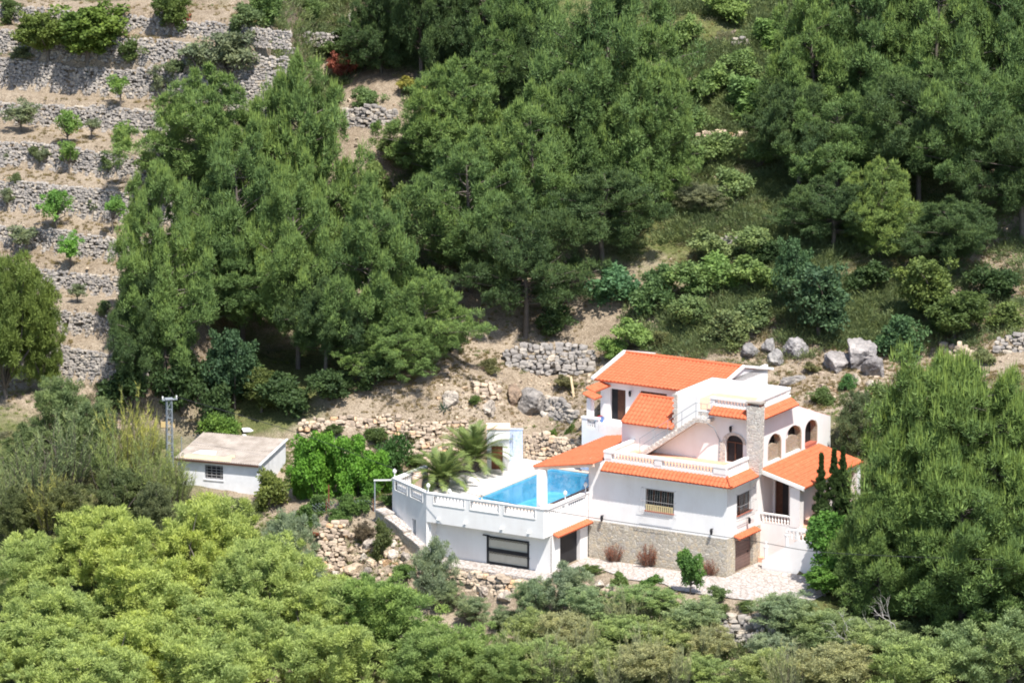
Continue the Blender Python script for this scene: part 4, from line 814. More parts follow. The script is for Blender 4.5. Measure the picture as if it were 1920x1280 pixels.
tag(S.build("rubble", M['tanstone']), "loose pale stones scattered over the bare ground", "rubble", kind="stuff")
# ---------------------------------------------------------------- foliage
def unit(v): return v / np.maximum(np.linalg.norm(v, axis=-1, keepdims=True), 1e-9)
def leaf_cloud(r, cen, rad, per, ln, wd, mode, up=0.35, outw=1.0, squash=0.8, shell=0.45, tipz=0.5):
    """blades or leaves spread through the outer volume of every clump"""
    N = len(cen); k = per; c = np.repeat(cen, k, 0); R_ = np.repeat(rad, k)[:, None]
    d = unit(r.normal(size=(N * k, 3)) + np.array([0, 0, 0.25])); rr = R_ * (shell + (1 - shell) * r.random((N * k, 1)) ** 0.6)
    p = c + d * rr * np.array([1, 1, squash])
    jag = 0.55
    if mode == 'lush': mode = 'leaf'; jag = 1.0
    if mode == 'needle':
        ax = unit(d * outw + np.array([0, 0, up]) + r.normal(size=d.shape) * 0.45); sd = unit(np.cross(ax, d + r.normal(size=d.shape) * 0.8))
    else:                                                        # leaf blades lie roughly along the surface of their clump
        ax = unit(d * 0.35 + np.array([0, 0, up * 0.6]) + r.normal(size=d.shape) * 0.8); sd = unit(np.cross(ax, d + np.array([0, 0, 0.35]) + r.normal(size=d.shape) * jag))
    l = ln * r.uniform(0.65, 1.3, (N * k, 1)); w = wd * r.uniform(0.7, 1.3, (N * k, 1))
    per_c = np.repeat(r.random(N), k); t = 0.25 + 0.30 * r.random(N * k) + 0.22 * per_c + tipz * np.clip(d[:, 2], 0, 1) * r.random(N * k) * 0.6
    n = N * k
    if mode == 'needle':
        V = np.stack([p - sd * w / 2, p + sd * w / 2, p + ax * l], 1).reshape(-1, 3); F = np.arange(3 * n).reshape(n, 3); T = np.stack([t * 0.8, t * 0.8, t], 1).ravel()
    else:
        V = np.stack([p, p + ax * l * 0.5 + sd * w / 2, p + ax * l, p + ax * l * 0.5 - sd * w / 2], 1).reshape(-1, 3); F = np.arange(4 * n).reshape(n, 4); T = np.repeat(t, 4)
    return V, F, np.clip(T, 0, 1)
def limb_tube(g, a, b, r0, r1, bend=0.08, n=5, r=None):
    a = Vector(a); b = Vector(b); ln = (b - a).length; o = Vector(r.normal(0, 1, 3)) * ln * bend
    pts = [a, a.lerp(b, 0.35) + o * 0.8, a.lerp(b, 0.7) + o * 0.7, b]; g.tube(pts, [r0, r0 * 0.75 + r1 * 0.25, r0 * 0.4 + r1 * 0.6, r1], n, cap=False)
def to_mesh(name, g, mat):
    me = bpy.data.meshes.new(name); me.from_pydata(g.v, [], g.f); me.materials.append(mat)
    for p in me.polygons: p.use_smooth = True
    me.update(); return me
def pine_proto(seed, width=0.62, low=0.10, lead=3, per=84, prw=0.052, levels=16, pw=0.62, gap=0.0, shoots=3, sl=0.042):
    """unit-height Aleppo pine: several leaders, whorled limbs, rounded needle clumps"""
    r = np.random.default_rng(seed); g = G(); cen = []; rad = []; hw = width / 2
    top = Vector((r.normal(0, 0.03), r.normal(0, 0.03), 0.93)); tp = [Vector((0, 0, -0.06)), Vector((r.normal(0, 0.012), r.normal(0, 0.012), 0.3)), Vector((top.x * 0.6, top.y * 0.6, 0.62)), top]
    g.tube(tp, [0.022, 0.017, 0.011, 0.003], 7, cap=False)
    def tr(z):
        for a, b in zip(tp, tp[1:]):
            if z <= b.z: return a.lerp(b, (z - a.z) / (b.z - a.z))
        return top
    lobes = r.uniform(0, 6.28, 5)
    for lv in range(levels):
        h = low + (0.97 - low) * (lv + r.uniform(-0.3, 0.3)) / (levels - 1); h = min(max(h, low), 0.965)
        q = (h - low) / (1 - low); prof = (max(0.0, 1 - q ** 1.7) ** pw) * min(1, 0.50 + q * 1.7)
        nb = max(3, int(round(2 + 6.5 * prof * (width / 0.9))))
        for b in range(nb):
            az = 6.283 * (b + r.uniform(-0.3, 0.3)) / nb + lv * 0.9
            if r.random() < gap: continue
            asym = 1 + 0.20 * math.cos(az * 2 + lobes[0]) + 0.16 * math.cos(3 * az + lobes[1] + lv * 0.5)
            R_ = hw * prof * asym * r.uniform(0.62, 1.06) + 0.015
            rise = 0.10 + 0.18 * q + r.normal(0, 0.03); s = tr(max(0.02, h - R_ * rise * 1.6)); e = Vector((s.x + R_ * math.cos(az), s.y + R_ * math.sin(az), h + r.normal(0, 0.034)))
            limb_tube(g, s, e, 0.0065 * (1.2 - q * 0.8), 0.0015, 0.05, 4, r)
            m_ = 1 + (R_ > 0.16) + (R_ > 0.30)
            for k in range(m_):
                f = 1 - 0.30 * k - r.uniform(0, 0.06); c = s.lerp(e, f) + Vector(r.normal(0, 0.014, 3)); cen.append(c); rad.append(prw * 1.35 * r.uniform(0.7, 1.25) * (1 if k == 0 else 0.85) * (0.62 + 0.5 * prof))
            if R_ > 0.07 and r.random() < 0.45:
                hgt_ = r.uniform(0.035, 0.085); cen.append(e + Vector((r.normal(0, 0.012) - 0.012 * math.cos(az), r.normal(0, 0.012) - 0.012 * math.sin(az), hgt_ * 0.6))); rad.append(prw * 0.9); cen.append(e + Vector((-0.02 * math.cos(az), -0.02 * math.sin(az), hgt_ * 1.15))); rad.append(prw * 0.6)
    for k in range(lead):
        az = 6.283 * k / lead + r.uniform(0, 2); c = top + Vector((0.05 * math.cos(az), 0.05 * math.sin(az), r.uniform(-0.08, 0.02))); cen.append(c); rad.append(0.04)
    cen = np.array([tuple(c) for c in cen]); rad = np.array(rad); k_ = 11                      # every bough carries a handful of rounded tufts
    cen = np.repeat(cen, k_, 0) + unit(r.normal(size=(len(cen) * k_, 3)) + np.array([0, 0, 0.35])) * np.array([1, 1, 1.0]) * (np.repeat(rad, k_) * r.uniform(0.45, 1.0, len(rad) * k_))[:, None]; rad = np.repeat(rad, k_) * r.uniform(0.26, 0.46, len(rad) * k_)
    V, F, T = leaf_cloud(r, cen, rad, int(per * 0.5), 0.020, 0.0056, 'needle', 0.75, 0.8, 0.9, 0.25, 0.75)
    hi = cen[cen[:, 2] > 0.5]; hr = rad[cen[:, 2] > 0.5]                          # young upright shoots
    V2, F2, T2 = leaf_cloud(r, hi + np.array([0, 0, 0.012]), hr * 0.9, shoots, sl, 0.0050, 'needle', 3.0, 0.30, 0.6, 0.8, 0.8)
    V = np.concatenate([V, V2]); F = np.concatenate([F, F2 + F.max() + 1]); T = np.concatenate([T, np.clip(T2 + 0.25, 0, 1)])
    return np_mesh("crown", V, F, M['needle'], T), to_mesh("trunk", g, M['bark'])
def broad_proto(seed, clumps=85, per=150, ln=0.05, wd=0.032, rw=0.5, base=0.22, pr=0.115, up=0.25, mode='leaf', shape=0.5, tint=0.5, sq=0.85):
    """unit-height round-headed tree or bush"""
    r = np.random.default_rng(seed); g = G(); cen = []; rad = []
    nl = 5; lob = [(r.uniform(0, 6.28), r.uniform(0.0, 0.55) * rw, r.uniform(base + 0.15, 0.78), r.uniform(0.5, 0.75)) for _ in range(nl)] + [(0, 0, base + (1 - base) * 0.5, 1.0)]
    while len(cen) < clumps:
        a, o, z, s = lob[int(r.integers(len(lob)))]; d = unit(r.normal(size=3)); q = r.random() ** 0.35
        p = np.array([o * math.cos(a), o * math.sin(a), z]) + d * q * np.array([rw * s * 0.8, rw * s * 0.8, (1 - base) * 0.5 * s])
        if p[2] < base or p[2] > 0.95 or math.hypot(p[0], p[1]) > rw * (1.02 - shape * max(0, p[2] - 0.5)): continue
        cen.append(p); rad.append(pr * r.uniform(0.5, 1.35))
    cen = np.array(cen); rad = np.array(rad)
    fork = Vector((r.normal(0, 0.02), r.normal(0, 0.02), base * 0.9)); g.tube([(0, 0, -0.08), tuple(fork * 0.5), tuple(fork)], [0.032, 0.026, 0.022], 6, cap=False)
    for i in r.choice(len(cen), min(16, len(cen)), replace=False): limb_tube(g, fork, cen[i], 0.013, 0.002, 0.1, 4, r)
    V, F, T = leaf_cloud(r, cen, rad, per, ln, wd, mode, up, 0.7, sq, 0.1 if mode == 'lush' else 0.3, tint)
    return np_mesh("crown", V, F, M['leaf'], T), to_mesh("trunk", g, M['bark'])
def wispy_proto(seed, shoots=46, rw=0.28, per=60, ln=0.075, wd=0.010, lean=0.5):
    """upright feathery plant: many thin rising stems clad in narrow leaves"""
    r = np.random.default_rng(seed); g = G(); Vs, Fs, Ts = [], [], []; nb = 0
    for s in range(shoots):
        a = r.uniform(0, 6.28); q = math.sqrt(r.random()); h = r.uniform(0.55, 1.0) * (1 - 0.35 * q); b = Vector((q * rw * 0.4 * math.cos(a), q * rw * 0.4 * math.sin(a), -0.03)); e = Vector((q * rw * (1 + lean) * math.cos(a) + r.normal(0, 0.03), q * rw * (1 + lean) * math.sin(a) + r.normal(0, 0.03), h))
        limb_tube(g, b, e, 0.006, 0.0012, 0.07, 4, r)
        t = r.uniform(0.22, 1.0, per)[:, None]; P0 = np.array(b) * (1 - t) + np.array(e) * t + r.normal(0, 0.014, (per, 3))
        ax = unit(np.array(unit(np.array(e - b)[None])) * 1.2 + r.normal(0, 0.55, (per, 3))); sd = unit(np.cross(ax, r.normal(size=ax.shape))); l = ln * r.uniform(0.6, 1.3, (per, 1)); w = wd * r.uniform(0.7, 1.3, (per, 1))
        Vs.append(np.stack([P0 - sd * w / 2, P0 + sd * w / 2, P0 + ax * l], 1).reshape(-1, 3)); Fs.append(np.arange(3 * per).reshape(per, 3) + nb); nb += 3 * per; Ts.append(np.repeat(np.clip(0.2 + 0.4 * r.random(per) + 0.35 * (t[:, 0] > 0.85), 0, 1), 3))
    return np_mesh("crown", np.concatenate(Vs), np.concatenate(Fs), M['leaf'], np.concatenate(Ts)), to_mesh("stems", g, M['bark'])
def cypress_proto(seed):
    r = np.random.default_rng(seed); g = G().tube([(0, 0, -0.05), (0, 0, 0.9)], [0.018, 0.003], 6, cap=False)
    z = r.random(210) ** 0.85 * 0.9 + 0.06; a = r.uniform(0, 6.28, 210); R_ = 0.085 * np.clip((1 - z) * 1.5, 0.05, 1) ** 1.15 * np.clip(z * 6, 0.4, 1) * r.uniform(0.3, 1.15, 210)
    cen = np.stack([R_ * np.cos(a), R_ * np.sin(a), z], 1); V, F, T = leaf_cloud(r, cen, np.clip(0.032 * (1.1 - z), 0.010, 0.028), 90, 0.028, 0.008, 'needle', 2.0, 0.6, 1.3, 0.3, 0.5)
    return np_mesh("crown", V, F, M['leaf'], T), to_mesh("trunk", g, M['bark'])
PINE = [pine_proto(11, 0.86), pine_proto(12, 0.94, 0.12, 4), pine_proto(13, 0.80, 0.08), pine_proto(14, 0.96, 0.20, 4, 84, 0.060, 13, 0.55, 0.2), pine_proto(15, 0.88, 0.12, 3, 84, 0.056, 14, 0.6, 0.12), pine_proto(16, 1.0, 0.16, 5, 84, 0.060, 13, 0.55, 0.15), pine_proto(17, 0.98, 0.37, 4, 84, 0.062, 11, 0.5, 0.14), pine_proto(18, 1.0, 0.33, 4, 84, 0.062, 11, 0.5, 0.16)]
YPINE = [pine_proto(21, 0.66, 0.06, 6, 74, 0.056, 18, 0.42, 0.14, 6, 0.050), pine_proto(22, 0.70, 0.08, 6, 74, 0.056, 18, 0.40, 0.14, 6, 0.050), pine_proto(23, 0.6, 0.06, 5, 74, 0.056, 17, 0.44, 0.14, 6, 0.050)]
BROAD = [broad_proto(31, 190, 76, pr=0.078), broad_proto(32, 210, 70, rw=0.56, pr=0.076), broad_proto(33, 170, 76, rw=0.46, pr=0.078)]
CITRUS = [broad_proto(44, 140, 180, 0.036, 0.026, 0.62, 0.02, 0.095, 0.3, shape=0.2), broad_proto(45, 140, 180, 0.036, 0.026, 0.6, 0.02, 0.095, 0.3, shape=0.2), broad_proto(46, 130, 180, 0.036, 0.026, 0.62, 0.02, 0.095, 0.3, shape=0.2)]
LUSH = [broad_proto(41, 430, 150, 0.042, 0.0085, 0.62, 0.10, 0.054, 1.3, shape=0.4, mode='lush', tint=0.35), broad_proto(42, 450, 145, 0.040, 0.0085, 0.7, 0.08, 0.052, 1.3, shape=0.4, mode='lush', tint=0.35), broad_proto(43, 400, 150, 0.042, 0.0085, 0.58, 0.10, 0.056, 1.4, shape=0.4, mode='lush', tint=0.35), broad_proto(47, 400, 150, 0.043, 0.0085, 0.66, 0.12, 0.056, 1.5, shape=0.6, mode='lush', tint=0.35)]
LIGHT = [broad_proto(51, 46, 60, 0.06, 0.03, 0.46, 0.34, 0.085), broad_proto(52, 40, 55, 0.06, 0.03, 0.52, 0.42, 0.08), broad_proto(53, 50, 55, 0.06, 0.03, 0.42, 0.28, 0.08)]
OLIVE = [broad_proto(61, 240, 90, 0.046, 0.011, 0.5, 0.06, 0.062, 1.4, mode='lush'), broad_proto(62, 230, 90, 0.046, 0.011, 0.58, 0.05, 0.062, 1.6, mode='lush'), broad_proto(63, 210, 90, 0.050, 0.011, 0.46, 0.06, 0.064, 1.8, mode='lush')]
BUSH = [broad_proto(71, 42, 110, 0.085, 0.05, 0.62, 0.04, 0.17, 0.4), broad_proto(72, 50, 100, 0.08, 0.045, 0.75, 0.04, 0.16, 0.4), broad_proto(73, 38, 110, 0.085, 0.05, 0.55, 0.04, 0.17, 0.5)]
WISP = [wispy_proto(81), wispy_proto(82, 56, 0.34), wispy_proto(83, 34, 0.2)]
CYP = [cypress_proto(91), cypress_proto(92)]
KIND = dict(citrus=(CITRUS, 1.24, "citrus_tree", "tree"), pine=(PINE, 0.90, "pine_tree", "pine"), ypine=(YPINE, 0.66, "pine_tree", "pine"), broad=(BROAD, 1.0, "broadleaf_tree", "tree"), lush=(LUSH, 1.24, "leafy_tree", "tree"), light=(LIGHT, 0.95, "almond_tree", "tree"),
            olive=(OLIVE, 1.02, "olive_shrub", "shrub"), bush=(BUSH, 1.25, "bush", "bush"), wisp=(WISP, 0.7, "feathery_plant", "plant"), cyp=(CYP, 0.15, "cypress_tree", "cypress"))
PLANTS = 0; GT = "broad-leaved trees among the pines"
def plant(kind, px, base, top, w, label, col, group, Y=None, var=None, single=False, yaw=None, Z=None):
    """stands a plant whose foot, head and crown width were measured on the photograph; depth from the ground (or Y)"""
    global PLANTS; PLANTS += 1
    if group and 'undergrowth' in group: col = tuple(c * 1.3 for c in col)
    if group and ('below the house' in group or 'thicket' in group or 'corner' in group or 'saplings' in group): col = (col[0] * 1.55, col[1] * 1.42, col[2] * 1.75)
    if kind == 'bush' and group == GT: col = (col[0] * 1.45, col[1] * 1.35, col[2] * 1.5)
    if kind in ('broad', 'bush', 'light', 'olive', 'wisp', 'cyp'): col = tuple(c * 1.55 for c in col)
    protos, aspect, name, cat = KIND[kind]; crown, trunk = protos[PLANTS % len(protos) if var is None else var % len(protos)]
    p = at_z(px, base, Z) if Z is not None else pick(px, base) if Y is None else at_y(px, base, Y)
    if Y is not None:
        z = gz(p[0], p[1]) - 0.05; q = at_y(px, top, Y); h = q[2] - z; p = np.array([p[0], p[1], z])
        if h < 0.45 * (base - top) * mpp(p):                     # that depth lies inside the slope: stand it on the ground in sight instead
            p = pick(px, base); h = (base - top) * mpp(p) / math.cos(PITCH)
    else: h = (base - top) * mpp(p) / math.cos(PITCH)
    if kind == 'bush': h = max(h, 0.58 * w * mpp(p))
    if kind == 'citrus': p = np.array([p[0], p[1], p[2] - 0.3 * h]); h *= 1.3
    s = w * mpp(p) / aspect; rz = RNG.uniform(0, 6.28) if yaw is None else yaw
    if single:
        o = link_mesh(name, crown); o.location = p; o.scale = (s, s, h); o.rotation_euler = (0, 0, rz); o.color = (*col, 1); return tag(o, label, cat, group)
    e = empty(name, tuple(p), rz, label, cat, group); e.scale = (s, s, h)
    for nm, me in (("crown", crown), (trunk.name.split(".")[0], trunk)):
        o = link_mesh(nm, me, e); o.color = (*col, 1)
    return e
PG = (0.155, 0.240, 0.074); PG2 = (0.122, 0.198, 0.066); PD = (0.076, 0.125, 0.047); PY = (0.190, 0.272, 0.080)  # PD: darker foliage, with shade of the lower wood put into the colour
GP = "pines on the hillside behind the house"
for a in [
    # px, foot row, head row, width, colour, variant, Y, label
    (375, 640, 150, 250, PG, 0, 36, "tall round-headed pine at the upper left of the left pine clump"),
    (560, 620, 128, 260, PG, 1, 37, "tallest pine of the left clump, beside the pale track"),
    (455, 700, 285, 260, PG2, 3, 31, "pine in the middle of the left clump, below its two tallest heads"),
    (310, 690, 330, 210, PG, 2, 32, "pine at the left margin of the clump, beside the terrace walls"),
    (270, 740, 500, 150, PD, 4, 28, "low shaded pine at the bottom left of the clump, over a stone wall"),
    (560, 760, 345, 210, PG, 3, 27, "pine with pale candles rising in front of the left clump's centre"),
    (390, 740, 430, 220, PG2, 1, 27.5, "broad low pine at the front of the left clump"),
    (690, 770, 375, 230, PG2, 0, 26, "pine at the right end of the left clump, above the garden wall"),
    (800, 780, 520, 190, PG, 7, 24, "low spreading pine with pale shaded boughs above the palms"),
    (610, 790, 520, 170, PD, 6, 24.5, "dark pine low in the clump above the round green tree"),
    (750, 760, 600, 170, PG, 5, 22.6, "lowest small pine overhanging the dry-stone wall behind the pool"),
    (850, 520, 120, 230, PG, 1, 42, "pine with a pale spiky top right of the pale track"),
    (1000, 600, 190, 230, PG, 4, 36, "pine standing behind the villa's left end, in the centre of the picture"),
    (885, 640, 285, 250, PG2, 3, 33, "broad pine in the middle, in front of the spiky-topped one"),
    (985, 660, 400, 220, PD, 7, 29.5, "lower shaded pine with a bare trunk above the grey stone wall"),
    (1140, 560, -20, 305, PG2, 5, 41, "hugest pine of all, upper centre right, reaching the top edge"),
    (1095, 590, 120, 220, PG2, 0, 38.5, "pine in front of the hugest one, on its left flank"),
    (1210, 560, 130, 200, PG, 2, 38, "pine on the right flank of the hugest one, beside the scrub"),
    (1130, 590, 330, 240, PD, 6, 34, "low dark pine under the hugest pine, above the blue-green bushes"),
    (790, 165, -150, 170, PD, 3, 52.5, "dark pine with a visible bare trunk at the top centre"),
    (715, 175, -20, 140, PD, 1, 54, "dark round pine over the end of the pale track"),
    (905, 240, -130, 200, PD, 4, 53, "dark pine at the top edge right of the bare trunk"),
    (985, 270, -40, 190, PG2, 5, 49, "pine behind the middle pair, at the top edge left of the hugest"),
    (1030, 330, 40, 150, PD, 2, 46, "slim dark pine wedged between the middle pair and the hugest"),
    (1525, 400, 0, 220, PG, 0, 44, "leftmost tall pine of the right-hand wood, beside the scrub"),
    (1620, 410, -60, 250, PG2, 1, 45, "second tall pine of the right-hand wood at the top edge"),
    (1745, 430, -70, 250, PG, 4, 44, "third tall pine of the right-hand wood at the top edge"),
    (1875, 440, -70, 260, PG2, 5, 44, "tall pine filling the top right corner"),
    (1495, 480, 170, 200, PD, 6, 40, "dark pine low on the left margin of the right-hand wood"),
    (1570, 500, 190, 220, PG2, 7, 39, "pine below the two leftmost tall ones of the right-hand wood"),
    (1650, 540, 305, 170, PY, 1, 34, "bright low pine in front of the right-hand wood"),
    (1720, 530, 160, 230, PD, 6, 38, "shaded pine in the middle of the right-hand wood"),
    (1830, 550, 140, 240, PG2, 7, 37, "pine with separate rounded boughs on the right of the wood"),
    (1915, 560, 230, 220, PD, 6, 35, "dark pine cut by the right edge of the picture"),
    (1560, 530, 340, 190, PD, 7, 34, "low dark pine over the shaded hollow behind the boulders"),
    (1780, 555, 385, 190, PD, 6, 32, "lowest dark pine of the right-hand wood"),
    (1960, 420, -100, 240, PG, 1, 47, "tall pine just reaching in over the right edge"),
    (230, 120, 10, 0, None, 0, None, ""),
]:
    if a[4] is None: continue
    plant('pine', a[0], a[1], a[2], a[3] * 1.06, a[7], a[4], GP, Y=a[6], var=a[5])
YP = (0.150, 0.230, 0.066); YP2 = (0.125, 0.198, 0.060)
for a in [(1735, 1150, 645, 250, YP, 0, -3.5, "tallest of the feathery pines in the right foreground"), (1850, 1170, 680, 250, YP, 1, -4.5, "wide feathery pine at the right edge of the foreground"),
          (1660, 1150, 800, 190, YP2, 2, -4.0, "shorter feathery pine overlapping the porch roof's right end"), (1785, 1190, 860, 240, YP2, 1, -7, "front pine of the right foreground group"),
          (1620, 1140, 905, 150, YP2, 0, -5.5, "dark low pine just right of the bright creeper tree"), (1900, 1230, 900, 220, YP2, 2, -8, "pine at the bottom right with bare twigs beside it"), (1930, 1120, 740, 190, YP, 0, -1.5, "pine half outside the right edge behind the feathery group")]:
    plant('ypine', a[0] + 22, a[1], a[2] + 30, a[3] * 1.16, a[7], a[4], "feathery pines in the right foreground", Y=a[6], var=a[5])
# cypresses beside the porch
for a in [(1538, 1010, 846, 34, 2.4, 0, "left cypress of the slim row in front of the porch roof"), (1562, 1010, 838, 36, 2.8, 1, "middle cypress of the slim row in front of the porch roof"), (1578, 1012, 834, 34, 3.1, 0, "right cypress of the slim row in front of the porch roof")]:
    plant('cyp', a[0], a[1], a[2], a[3] * 0.92, a[6], (0.052, 0.085, 0.030), "slim cypresses by the porch", Y=a[4], var=a[5])
plant('bush', 1552, 1020, 945, 84, "dark cypress skirt of foliage around the slim cypresses", (0.050, 0.080, 0.028), None, Y=1.9, var=0)
plant('broad', 1560, 1150, 960, 150, "bright green creeper-like tree hiding the right end of the drive", (0.078, 0.165, 0.034), "leafy trees by the drive", Y=-2.2, var=2)
plant('broad', 1545, 1170, 1050, 120, "smaller bright green tree at the drive's right corner", (0.085, 0.165, 0.034), "leafy trees by the drive", Y=-4.2, var=0)
# broad-leaved trees and bushes on the slopes
GT = "broad-leaved trees among the pines"
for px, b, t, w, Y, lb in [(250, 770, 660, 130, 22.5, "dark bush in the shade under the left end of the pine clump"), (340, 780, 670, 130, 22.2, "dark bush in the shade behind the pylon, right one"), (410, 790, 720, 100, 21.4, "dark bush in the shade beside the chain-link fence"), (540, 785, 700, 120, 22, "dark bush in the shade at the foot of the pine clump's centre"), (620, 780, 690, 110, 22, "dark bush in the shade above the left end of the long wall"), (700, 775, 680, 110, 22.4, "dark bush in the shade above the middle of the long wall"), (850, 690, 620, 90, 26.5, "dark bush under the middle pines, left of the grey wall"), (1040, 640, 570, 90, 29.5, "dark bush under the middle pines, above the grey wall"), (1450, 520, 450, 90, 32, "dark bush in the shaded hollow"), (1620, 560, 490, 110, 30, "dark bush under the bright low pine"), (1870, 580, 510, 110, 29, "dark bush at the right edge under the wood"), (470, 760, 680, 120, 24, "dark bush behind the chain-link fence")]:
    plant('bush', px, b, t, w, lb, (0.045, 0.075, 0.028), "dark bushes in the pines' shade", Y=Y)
for a in [('broad', 1535, 650, 480, 160, (0.056, 0.100, 0.052), 24.6, "blue-green carob tree above the right boulders"), ('broad', 1490, 600, 440, 80, (0.060, 0.110, 0.050), 27, "slender blue-green sapling left of the carob tree"),
          ('bush', 1150, 605, 525, 130, (0.052, 0.110, 0.048), 31, "glossy blue-green bush under the hugest pine"), ('bush', 1235, 590, 500, 110, (0.056, 0.098, 0.034), 31.5, "dark bush right of the glossy one under the hugest pine"),
          ('broad', 440, 770, 610, 110, (0.046, 0.085, 0.042), 23.4, "dark blue-green tree in the shade behind the lattice pylon"), ('broad', 490, 790, 690, 100, (0.075, 0.095, 0.028), 22.8, "brownish green tree by the chain-link fence"),
          ('broad', 1740, 620, 470, 150, (0.100, 0.135, 0.040), 26.5, "yellow-green tree at the foot of the right-hand wood"), ('broad', 1790, 640, 540, 140, (0.072, 0.105, 0.032), 24.5, "rounded bush behind the tall feathery pines"),
          ('bush', 1690, 670, 590, 110, (0.046, 0.090, 0.036), 23, "dark bush right of the biggest boulder"), ('broad', 165, 120, 0, 200, (0.095, 0.140, 0.030), 57, "large yellow-green carob at the top left corner"),
          ('broad', 90, 110, 20, 110, (0.105, 0.140, 0.034), 58, "carob bough at the far top left beside the larger one"), ('broad', 320, 70, -20, 100, (0.078, 0.110, 0.030), 60, "dark green tree at the top edge right of the carob"),
          ('broad', 500, 60, -30, 90, (0.10, 0.155, 0.05), 62, "green tree at the top edge near the pale rocks"), ('broad', 680, 120, 50, 110, (0.050, 0.078, 0.026), 56, "dark bush at the end of the pale track"),
          ('lush', 12, 745, 478, 210, (0.175, 0.235, 0.060), 22.6, "big yellow-green carob at the left edge under the terraces"), ('lush', 82, 715, 540, 120, (0.180, 0.240, 0.060), 23.5, "yellow-green carob bough right of the left-edge carob"),
          ('broad', 640, 130, 90, 60, (0.22, 0.075, 0.055), 55.5, "russet red bush beside the dark one on the track"), ('bush', 350, 50, 30, 40, (0.22, 0.09, 0.06), 60, "small russet shrub near the top left"),
          ('bush', 770, 200, 150, 60, (0.14, 0.14, 0.03), 51, "yellowish bush at the head of the spiky-topped pine"), ('bush', 690, 210, 165, 70, (0.09, 0.14, 0.05), 52, "green bush on the pale track's stone wall"),
          ('bush', 1340, 570, 485, 120, (0.090, 0.150, 0.040), 30, "mid-green thicket in the middle of the scrub"), ('bush', 1410, 580, 495, 120, (0.095, 0.145, 0.042), 29.6, "thicket right of the middle one in the scrub"), ('bush', 1290, 640, 560, 110, (0.080, 0.120, 0.042), 27, "thicket directly above the rear roof"), ('bush', 1365, 650, 580, 110, (0.092, 0.125, 0.05), 26.5, "thicket above the roof ridge's right end"), ('bush', 1330, 500, 430, 110, (0.10, 0.135, 0.05), 33, "pale scrub thicket below the hugest pine's right boughs"), ('bush', 1410, 500, 440, 100, (0.098, 0.14, 0.05), 33, "pale scrub thicket left of the shaded hollow"), ('bush', 1370, 400, 330, 110, (0.095, 0.14, 0.05), 38.5, "scrub thicket beside the greyish dry bush"), ('bush', 1420, 330, 270, 90, (0.09, 0.145, 0.05), 42.5, "scrub thicket left of the right-hand wood"), ('bush', 1300, 270, 200, 90, (0.09, 0.14, 0.045), 46, "scrub at the right edge of the hugest pine"), ('bush', 1390, 170, 110, 90, (0.09, 0.14, 0.045), 52, "scrub below the little top wall"), ('bush', 1280, 100, 30, 90, (0.095, 0.145, 0.045), 57, "scrub at the top edge right of the hugest pine"), ('bush', 1310, 590, 520, 120, (0.082, 0.130, 0.040), 29.5, "green thicket on the left of the scrub"),
          ('bush', 1420, 640, 590, 100, (0.078, 0.115, 0.045), 26, "greyish bush above the row of boulders"), ('bush', 1190, 665, 620, 100, (0.105, 0.165, 0.045), 26.3, "bright low bush behind the rear roof"),
          ('bush', 1150, 670, 630, 60, (0.100, 0.165, 0.040), 25.8, "small bright bush at the left end of the rear roof"), ('bush', 1400, 250, 170, 130, (0.085, 0.145, 0.045), 47.5, "soft green bushes above the short pale wall"),
          ('bush', 1330, 220, 120, 110, (0.092, 0.145, 0.045), 49.5, "green bushes beside the hugest pine's top"), ('bush', 1330, 340, 290, 110, (0.090, 0.135, 0.045), 42, "bushes below the short pale wall"),
          ('bush', 1440, 120, 50, 100, (0.090, 0.15, 0.04), 55, "green bush at the top left of the right-hand wood"), ('bush', 1370, 60, 10, 100, (0.10, 0.15, 0.04), 58.5, "bush at the top edge above the little wall"),
          ('olive', 1325, 420, 345, 120, (0.135, 0.145, 0.085), 37.5, "greyish dry bush right of the hugest pine"), ('bush', 1590, 735, 700, 40, (0.06, 0.13, 0.04), 18.8, "little dark green shrub below the right boulders"),
          ('olive', 1610, 830, 735, 110, (0.095, 0.125, 0.060), 11, "grey-green shrub behind the villa's right rear corner"), ('bush', 1660, 790, 720, 90, (0.085, 0.125, 0.040), 13.5, "green shrub between the villa and the tallest feathery pine"),
          ('bush', 1890, 620, 570, 90, (0.085, 0.12, 0.035), 25.5, "bush at the right edge above the grey wall"), ('bush', 1845, 690, 650, 50, (0.10, 0.12, 0.05), 20.5, "small dry bush on the flat ground right of the pines"),
          ('bush', 750, 320, 270, 90, (0.10, 0.135, 0.045), 45, "scrub on the right side of the pale track"), ('bush', 700, 360, 300, 80, (0.098, 0.14, 0.042), 43, "scrub below the pale track between the two pine clumps"),
          ('bush', 740, 400, 345, 90, (0.09, 0.13, 0.04), 40, "bush in the gap between the left clump and the middle pines"),
          ]:
    plant(a[0], a[1], a[2], a[3], a[4], a[7], a[5], GT, Y=a[6])
